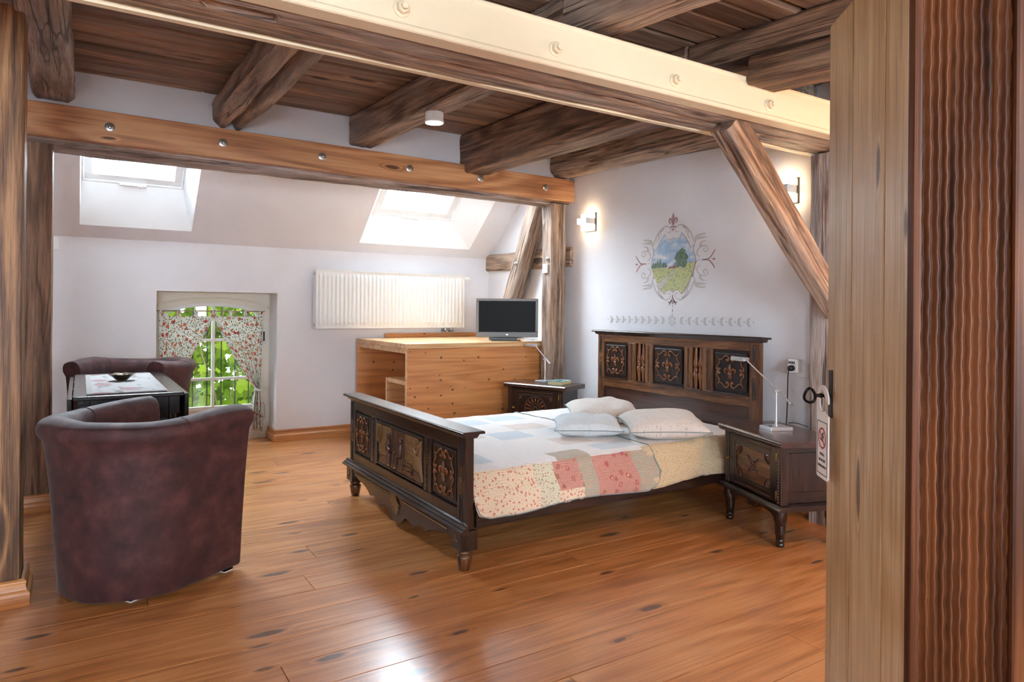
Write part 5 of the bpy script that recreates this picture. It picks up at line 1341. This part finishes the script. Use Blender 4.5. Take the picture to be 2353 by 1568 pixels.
for sx in (-1, 1):
    for k in range(9):
        c0 = sx * (.085 + k * .076); dr_ = 0 if sx > 0 else pi
        for da in (-.62, 0, .62): lf_(c0 - sx * .012, 0, dr_ + da if True else 0, .052 if da else .034, .017)
        leafm.prism([(c0 + sx * .056 + .006 * cos(a), .007 * sin(a)) for a in [2 * pi * j / 8 for j in range(8)]], lambda p: (0, -p[0], p[1]), lambda p: (-.0008, -p[0], p[1]))
for k in range(6): lf_(.010 * cos(k * pi / 3 + .5), .010 * sin(k * pi / 3 + .5), k * pi / 3 + .5, .032, .026)
leafm.prism([(.009 * cos(a), .009 * sin(a)) for a in [2 * pi * j / 10 for j in range(10)]], lambda p: (-.0009, -p[0], p[1]), lambda p: (-.0014, -p[0], p[1]))
leafm.build('leaf_stencil', sten, brd)['kind'] = 'stuff'

# ------------------------------------------------------------------ sockets, plug adapter, cables
sk = thing('wall_socket', 'white double wall socket behind the plug adapter', 'socket', (XR, 2.615, .842))
bx('plate', M['white_plastic'], sk, -.012, 0, -.042, .042, 0, .085, bevel=.003)
pa = thing('plug_adapter', 'white charger block with four usb slots', 'adapter', (XR - .0125, 2.655, .868))
bx('case', M['white_plastic'], pa, -.055, 0, -.042, .030, 0, .088, bevel=.008, seg=3)
for k in range(4): bx('usb_slot', M['black_plastic'], pa, -.0562, -.0545, -.022 + k * .012, -.018 + k * .012 + .003, .058, .074)
pl = thing('power_cable', 'black cable hanging from the plug adapter to the lamp', 'cable')
MB().lathe([(.006, -.036), (.014, -.030), (.019, -.018), (.019, 0)], 16, (XR - .0685, 2.648, .900), 'X').build('plug', M['rubber'], pl, smooth=True)
MB().tube(smooth_path([(3.732, 2.648, .900), (3.722, 2.650, .86), (3.715, 2.648, .74), (3.70, 2.640, .62), (3.66, 2.615, .582), (3.58, 2.56, .574), (3.50, 2.50, .574)], 8), .0036, 8).build('lead', M['rubber'], pl, smooth=True)
MB().tube(smooth_path([(3.66, 2.60, .574), (3.655, 2.54, .580), (3.64, 2.47, .574), (3.62, 2.44, .573)], 6), .003, 8).build('lead', M['rubber'], pl, smooth=True)
fc = thing('floor_cable', 'tangled black cables under the right bedside table', 'cable')
for k, pts in enumerate(([(3.55, 2.34, .20), (3.46, 2.22, .16), (3.40, 2.16, .05), (3.38, 2.08, .006), (3.50, 2.00, .006), (3.60, 2.02, .05), (3.52, 2.10, .07), (3.42, 2.08, .03), (3.46, 1.98, .006), (3.66, 1.96, .006)], [(3.60, 2.22, .19), (3.52, 2.12, .08), (3.41, 2.02, .010), (3.34, 1.97, .006), (3.42, 1.92, .006), (3.62, 1.93, .006)], [(3.7, 2.05, .006), (3.56, 1.98, .02), (3.48, 2.04, .055), (3.58, 2.08, .03), (3.70, 2.0, .008)])):
    MB().tube(smooth_path(pts, 8), .0045, 8).build('lead', M['rubber'], fc, smooth=True)

# ------------------------------------------------------------------ tub armchairs
def tub_chair(label, loc, rz, sz=1.0, seed=0, sxy=1.0):
    c = thing('tub_armchair', label, 'armchair', loc, rz, group='burgundy tub armchairs'); c.scale = (sxy, sxy, sz)
    # local: opening faces +X
    R_, ARM, Ht = .315, .30, .775
    path = []
    for k in range(8): path.append((ARM - ARM * k / 8, R_, 0, 1))
    for k in range(25):
        a = pi / 2 + pi * k / 24; path.append((R_ * cos(a), R_ * sin(a), cos(a), sin(a)))
    for k in range(1, 9): path.append((ARM * k / 8, -R_, 0, -1))
    sec = [(-.03, .024), (-.015, .017), (-.002, .034), (.008, .20), (.026, .45), (.044, .63), (.052, .675), (.074, .705), (.080, .735), (.070, .762), (.040, Ht), (.0, Ht + .006), (-.034, Ht - .004), (-.058, .745), (-.066, .70), (-.064, .60), (-.058, .46), (-.055, .30)]
    vs = []; n = len(sec); N = len(path)
    for i, (x, y, nx, ny) in enumerate(path):
        s_ = i / (N - 1); back = sin(pi * s_)
        for (o_, z) in sec:
            dz = (-.014 * back ** 6 + .010 * sin(s_ * 14 + seed)) * max(0, (z - .45) / .3) + .005 * noise.noise(Vector((x * 7, y * 7, seed)))
            oo = o_ * (1.0 if z > .25 else 1.0) + .006 * noise.noise(Vector((x * 5, y * 5, z * 5 + seed)))
            vs.append((x + nx * oo, y + ny * oo, z + dz))
    fs = [(i * n + k, i * n + (k + 1) % n, (i + 1) * n + (k + 1) % n, (i + 1) * n + k) for i in range(N - 1) for k in range(n)]
    fs += [tuple(range(n - 1, -1, -1)), tuple(range((N - 1) * n, N * n))]
    sh_ = MB().add(vs, fs).build('shell', M['suede'], c, smooth=True, angle=75, bevel=.02, seg=3)
    # seam lines over the rim where arm meets back
    for idx in (9, N - 10):
        P = [Vector(vs[idx * n + k]) for k in range(8, 16)]; MB().tube(P, .0028, 5).build('seam', M['suede'], sh_, smooth=True)
    # seat cushion
    pts = []
    Ri = R_ - .068
    for k in range(21):
        a = pi / 2 + pi * k / 20; pts.append((Ri * cos(a), Ri * sin(a)))
    outl = [(ARM - .02, Ri)] + pts + [(ARM - .02, -Ri)]
    cu = MB(); lay = [(.955, .30), (.99, .32), (1.0, .36), (.99, .41), (.95, .435), (.8, .45), (.4, .458)]
    vs2 = []; m_ = len(outl)
    for s_, z in lay: vs2 += [(x * s_ + (1 - s_) * .02, y * s_, z) for x, y in outl]
    fs2 = [(i * m_ + k, i * m_ + (k + 1) % m_, (i + 1) * m_ + (k + 1) % m_, (i + 1) * m_ + k) for i in range(len(lay) - 1) for k in range(m_)] + [tuple(range(m_ - 1, -1, -1)), tuple(range((len(lay) - 1) * m_, len(lay) * m_))]
    cu.add(vs2, fs2).build('seat_cushion', M['suede'], c, smooth=True, angle=60)
    bx('front_panel', M['suede'], c, ARM - .06, ARM - .012, -Ri + .001, Ri - .001, .035, .30, bevel=.012)
    for (x, y) in ((ARM - .05, R_ - .045), (ARM - .05, -R_ + .045), (-R_ * .5, R_ * .55), (-R_ * .5, -R_ * .55)):
        f_ = MB().box(x - .024, x + .024, y - .020, y + .020, .004, .036).build('foot', M['dark_metal'], c); MB().box(x - .024, x + .024, y - .020, y + .020, 0, .004).build('felt_pad', M['white_plastic'], f_)
    return c
tub_chair('burgundy suede tub armchair with its back to the camera', (.233, 3.535, 0), radians(33), 1.0, 1)
tub_chair('burgundy suede tub armchair beyond the small table, by the window', (.38, 5.92, 0), radians(232), 1.09, 2, 1.0)

# ------------------------------------------------------------------ small drop-leaf table
tz = .790
tbx0, tbx1, tby0, tby1 = -.030, .478, 4.06, 5.40
tb = thing('drop_leaf_table', 'dark narrow drop-leaf table between the two armchairs', 'table', ((tbx0 + tbx1) / 2, (tby0 + tby1) / 2, 0))
hw, hl = (tbx1 - tbx0) / 2, (tby1 - tby0) / 2
M['black_oak'] = wood('near_black_oak', C(16, 13, 13), C(30, 25, 24), C(46, 40, 38), axis='Y', grain=50, lscale=1.5, ring=5, ringamt=.3, rough=.22, bump=.05, var=.05, coat=.5)
bx('top', M['black_oak'], tb, -hw, hw, -hl, hl, tz - .022, tz, bevel=.005)
for sx in (-1, 1):
    lf2 = bx('drop_leaf', M['black_oak'], tb, min(sx * (hw + .004), sx * (hw + .026)), max(sx * (hw + .004), sx * (hw + .026)), -hl + .03, hl - .03, .30, tz - .012, bevel=.004)
    for y in (-.4, .0, .4): bx('hinge', M['zinc'], lf2, min(sx * (hw - .006), sx * (hw + .012)), max(sx * (hw - .006), sx * (hw + .012)), y - .02, y + .02, tz - .03, tz - .0225)
    for sy in (-1, 1):
        MB().lathe([(.018, 0), (.024, .01), (.026, .06), (.018, .08), (.024, .10), (.028, .30), (.024, .48), (.018, .50), (.026, .52), (.026, tz - .12)], 12, (sx * (hw - .045), sy * (hl - .06), 0)).build('leg', M['black_oak'], tb, smooth=True, angle=50)
        bx('leg_block', M['black_oak'], tb, sx * (hw - .045) - .026, sx * (hw - .045) + .026, sy * (hl - .06) - .026, sy * (hl - .06) + .026, tz - .12, tz - .0225, bevel=.002)
    bx('side_apron', M['black_oak'], tb, sx * (hw - .045) - .01, sx * (hw - .045) + .01, -hl + .087, hl - .087, tz - .11, tz - .0225)
    bx('stretcher', M['black_oak'], tb, sx * (hw - .045) - .012, sx * (hw - .045) + .012, -hl + .085, hl - .085, .12, .15, bevel=.003)
for sy in (-1, 1):
    ea = bx('end_panel', M['black_oak'], tb, -hw + .071, hw - .071, sy * (hl - .06) - .01, sy * (hl - .06) + .01, tz - .36, tz - .0225, bevel=.002)
    bx('panel_rib', M['oak'], ea, -hw + .08, hw - .08, sy * (hl - .06) + min(sy * .01, sy * .016), sy * (hl - .06) + max(sy * .01, sy * .016), tz - .16, tz - .145)
t = NT('embroidered_runner'); ov = t.objvec(False)
nz = t.noise(t.mapped(ov, (14, 4, 1)), 1.0, 4, .6, .4); v_ = t.n('TexVoronoi', {'Vector': t.mapped(ov, (5, 3.2, 1)), 'Scale': 1.0}, voronoi_dimensions='2D')
col = t.mix(t.math('MULTIPLY', t.smooth(nz.outputs[0], .36, .46), .75), C(168, 165, 164), C(104, 102, 96))
sp_ = t.n('SeparateColor', {0: v_.outputs['Color']}); col = t.mix(t.math('MULTIPLY', t.smooth(v_.outputs['Distance'], .16, .30), t.math('LESS_THAN', sp_.outputs[0], .5)), col, C(158, 124, 126))
wv = t.noise(ov, 220, 2); t.bsdf(col, .9, wv.outputs[0], .3, .003); M['runner'] = t.m
rn = thing('table_runner', 'woven grey table runner with faded roses on the dark table', 'table runner', (.215, 4.70, tz + .0008))
rnw, rnl = .185, .575
MB().grid(lambda u, v: ((u - .5) * 2 * rnw + .004 * sin(v * 21), (v - .5) * 2 * rnl, .002 + .0012 * sin(u * 9) * sin(v * 17)), 20, 40).build('cloth', M['runner'], rn, smooth=True, angle=180)
rn.children[0].modifiers.new('thick', 'SOLIDIFY').thickness = .003
lac = plain('lace_edge', C(178, 174, 170), .9, nscale=300, nstr=.3)
for sx in (-1, 1):
    lb = MB()
    for k in range(46): lb.box(sx * (rnw - .012) - .014, sx * (rnw - .012) + .014, -rnl + k * .025, -rnl + k * .025 + .018, .0032, .0062)
    lb.build('lace_border', lac, rn)
bw = thing('bowl', 'small scalloped brass bowl on the table runner', 'bowl', (.215, 4.78, tz + .0075)); bw.scale = (.74, .74, .74)
nb, mbw = 48, MB(); vs = []; prof = [(.018, .0), (.034, .002), (.055, .018), (.078, .038), (.092, .046), (.088, .049), (.072, .040), (.050, .022), (.030, .008), (.012, .006)]
for r_, h_ in prof:
    for k in range(nb):
        a = 2 * pi * k / nb; sc2 = 1 + .10 * (r_ / .09) ** 2 * abs(sin(a * 4)) ; dz = .010 * (r_ / .09) ** 3 * abs(sin(a * 4))
        vs.append((r_ * sc2 * cos(a), r_ * sc2 * sin(a), h_ + dz))
fs = [(i * nb + k, i * nb + (k + 1) % nb, (i + 1) * nb + (k + 1) % nb, (i + 1) * nb + k) for i in range(len(prof) - 1) for k in range(nb)] + [tuple(range(nb - 1, -1, -1)), tuple(range((len(prof) - 1) * nb, len(prof) * nb))]
mbw.add(vs, fs).build('dish', plain('tarnished_brass', C(88, 74, 58), .28, .85), bw, smooth=True, angle=50)

# ------------------------------------------------------------------ open plank door with key and hanger sign
dang = atan2(-.779, -.627)
door = thing('plank_door', 'open weathered pine plank door in the right foreground', 'door', (1.62, 1.04, 0), dang)
tb_ = [0, .157, .333, .520, .700, .86]; DH = 1.985
for k in range(5):
    L = DH - .012; x0, x1 = tb_[k], tb_[k + 1]
    o = MB().box(0, L, -(x1 - x0) / 2 + .0016, (x1 - x0) / 2 - .0016, 0, .038).build('plank', M['door'], door, bevel=.004)
    # local X of the plank points up
    o.matrix_local = Matrix(((0, 1, 0, (x0 + x1) / 2), (0, 0, 1, 0), (1, 0, 0, .012), (0, 0, 0, 1)))
for z in (.30, 1.62): bx('ledge', M['door'], door, .06, .80, .0385, .062, z, z + .12, bevel=.004)
lk = bx('lock_case', M['dark_metal'], door, .012, .10, .0385, .058, .98, 1.10, bevel=.003)
ep = bx('keyhole_plate', M['dark_metal'], door, .020, .044, -.003, 0.0, .985, 1.105, bevel=.001)
key = thing('door_key', 'black iron key stuck in the door lock', 'key', (1.62, 1.04, 0), dang)
kx, kz = .032, 1.040
g = MB().tube([(kx, .02, kz), (kx, -.012, kz), (kx, -.022, kz), (kx, -.025, kz), (kx, -.029, kz), (kx, -.040, kz)], [.0045, .0045, .0045, .0068, .0045, .0045], 10)
g.build('shank', M['dark_metal'], key, smooth=True)
MB().tube([(kx + .006 * sin(2 * a), -.052 - .013 * cos(a), kz + .018 * sin(a)) for a in [2 * pi * j / 28 for j in range(28)]], .0036, 8, closed=True).build('bow', M['dark_metal'], key, smooth=True)
# sign hanging on the key
sg_ = thing('door_hanger', 'white no smoking door hanger dangling from the key', 'sign', (1.62, 1.04, -.018), dang)
sw_, s0, s1, r_h = .042, .848, 1.084, .0
sxc = .030
outl = []
n = 14
# outline with an open hook: start lower left, go round the head and cut the hook slot on the far side
outl += [(sxc - sw_ + .006, s0), (sxc + sw_ - .006, s0), (sxc + sw_, s0 + .006), (sxc + sw_, 1.010), (sxc + .030, 1.012)]
hole = [(sxc + .022 * cos(a), 1.044 + .028 * sin(a)) for a in [radians(-60 - 20 * k) for k in range(0, 12)]]
outl += hole
outl += [(sxc + .006, 1.066), (sxc + .022, 1.050), (sxc + sw_ - .002, 1.040)]
outl += [(sxc + sw_ * cos(a), 1.044 + .040 * sin(a)) for a in [radians(5 + 12.5 * k) for k in range(15)]]
outl += [(sxc - sw_, s0 + .006)]
MB().prism(outl, lambda p: (p[0], -.020, p[1]), lambda p: (p[0], -.0165, p[1])).build('card', M['white_plastic'], sg_)
blk_ = plain('black_print', C(28, 28, 30), .6); red_ = plain('red_print', C(176, 58, 70), .6)
YS = -.0203
def bar2(mb, x0, x1, z0, z1): mb.box(x0, x1, YS - .0003, YS + .0002, z0, z1)
g = MB(); a0, a1, b0, b1 = sxc - .036, sxc + .036, s0 + .010, .992
bar2(g, a0, a1, b1 - .0018, b1); bar2(g, a0, a1, b0, b0 + .0018); bar2(g, a0, a0 + .0018, b0, b1); bar2(g, a1 - .0018, a1, b0, b1)
g.build('printed_frame', blk_, sg_)
g = MB(); cxs, czs, rr = sxc, .950, .027
N_ = 36
vs = []
for j in range(N_):
    a = 2 * pi * j / N_; vs += [(cxs + rr * cos(a), YS - .0003, czs + rr * sin(a)), (cxs + (rr - .0045) * cos(a), YS - .0003, czs + (rr - .0045) * sin(a)), (cxs + rr * cos(a), YS + .0002, czs + rr * sin(a)), (cxs + (rr - .0045) * cos(a), YS + .0002, czs + (rr - .0045) * sin(a))]
fs = []
for j in range(N_):
    q_ = 4 * j; w2 = 4 * ((j + 1) % N_); fs += [(q_, q_ + 1, w2 + 1, w2), (q_ + 2, w2 + 2, w2 + 3, q_ + 3), (q_, w2, w2 + 2, q_ + 2), (q_ + 1, q_ + 3, w2 + 3, w2 + 1)]
g.add(vs, fs)
# the stroke runs from upper left to lower right as seen from the front (local +x is to the right seen from -y)
d_ = rr * .72; g.prism([(cxs - d_ - .0015, czs + d_ - .0015), (cxs - d_ + .0015, czs + d_ + .0015), (cxs + d_ + .0015, czs - d_ + .0015), (cxs + d_ - .0015, czs - d_ - .0015)], lambda p: (p[0], YS - .0004, p[1]), lambda p: (p[0], YS + .0002, p[1]))
g.build('red_ring', red_, sg_)
g = MB(); g.prism([(cxs - .016, czs - .003), (cxs - .016, czs + .001), (cxs + .008, czs - .006), (cxs + .008, czs - .010)], lambda p: (p[0], YS - .0003, p[1]), lambda p: (p[0], YS + .0002, p[1]))
for k in range(2): g.tube([(cxs + .004 + k * .005 + .003 * sin(j * 1.1), YS - .0002, czs + .000 + j * .0022) for j in range(8)], .0007, 5)
g.build('cigarette', blk_, sg_)
for txt, zz in (('THIS IS A', .906), ('SMOKE FREE', .891), ('ENVIRONMENT', .876)):
    cu_ = bpy.data.curves.new('lettering', 'FONT'); cu_.body = txt; cu_.align_x = 'CENTER'; cu_.size = .0093; cu_.extrude = .0002; cu_.space_character = .92
    tmp = bpy.data.objects.new('tmp', cu_); me = bpy.data.meshes.new_from_object(tmp.evaluated_get(bpy.context.evaluated_depsgraph_get())) if False else tmp.to_mesh().copy()
    me.materials.clear(); me.materials.append(blk_)
    link('lettering', me, sg_, loc=(sxc, YS, zz), rot=(radians(90), 0, 0)); bpy.data.objects.remove(tmp)

# ------------------------------------------------------------------ rippled dark post in the foreground
rp0 = Vector((.618, .318, 0)); rdir = Vector((cos(YAW), -sin(YAW), 0))
rp = thing('rippled_door_post', 'dark red lacquered post with wavy vertical ripples at the right edge', 'door post', tuple(rp0), -YAW)
M['lacquer'] = wood('red_brown_lacquered_wood', C(34, 17, 8), C(68, 35, 17), C(100, 56, 29), axis='Z', grain=40, lscale=1.5, ring=5, ringamt=.4, rough=.42, bump=.08, var=.05, coat=.0, spec=.12)
MB().prism([(0, .006), (.16, .006), (.16, .055), (.036, .055)], lambda p: (p[0], p[1], 0), lambda p: (p[0], p[1], 2.30)).build('body', M['lacquer'], rp, bevel=.003)
bx('edge_band', M['lacquer'], rp, 0, .0075, -.004, .006, 0, 2.30, bevel=.002)
bx('edge_band', M['lacquer'], rp, .089, .16, -.004, .006, 0, 2.30, bevel=.003)
NRP = 11; cols = NRP * 8; z0r, z1r = .55, 1.95; rows = 330
def rip(u, v):
    x = .0075 + (.089 - .0075) * u; z = z0r + (z1r - z0r) * v
    ph = u * NRP * 2 * pi + .42 * sin(z * 2 * pi / .026 + .5 * sin(u * 9)) + .3 * sin(z * 2 * pi / .11 + u * 4)
    return (x, .0022 - .0022 * sin(ph), z)
MB().grid(rip, cols, rows).build('ripple_face', M['lacquer'], rp, smooth=True, angle=180)
for a, b in ((0, z0r), (z1r, 2.30)):
    MB().grid(lambda u, v: (.0075 + (.089 - .0075) * u, .0035 - .0035 * sin(u * NRP * 2 * pi), a + (b - a) * v), cols, 2).build('ripple_face', M['lacquer'], rp, smooth=True, angle=180)
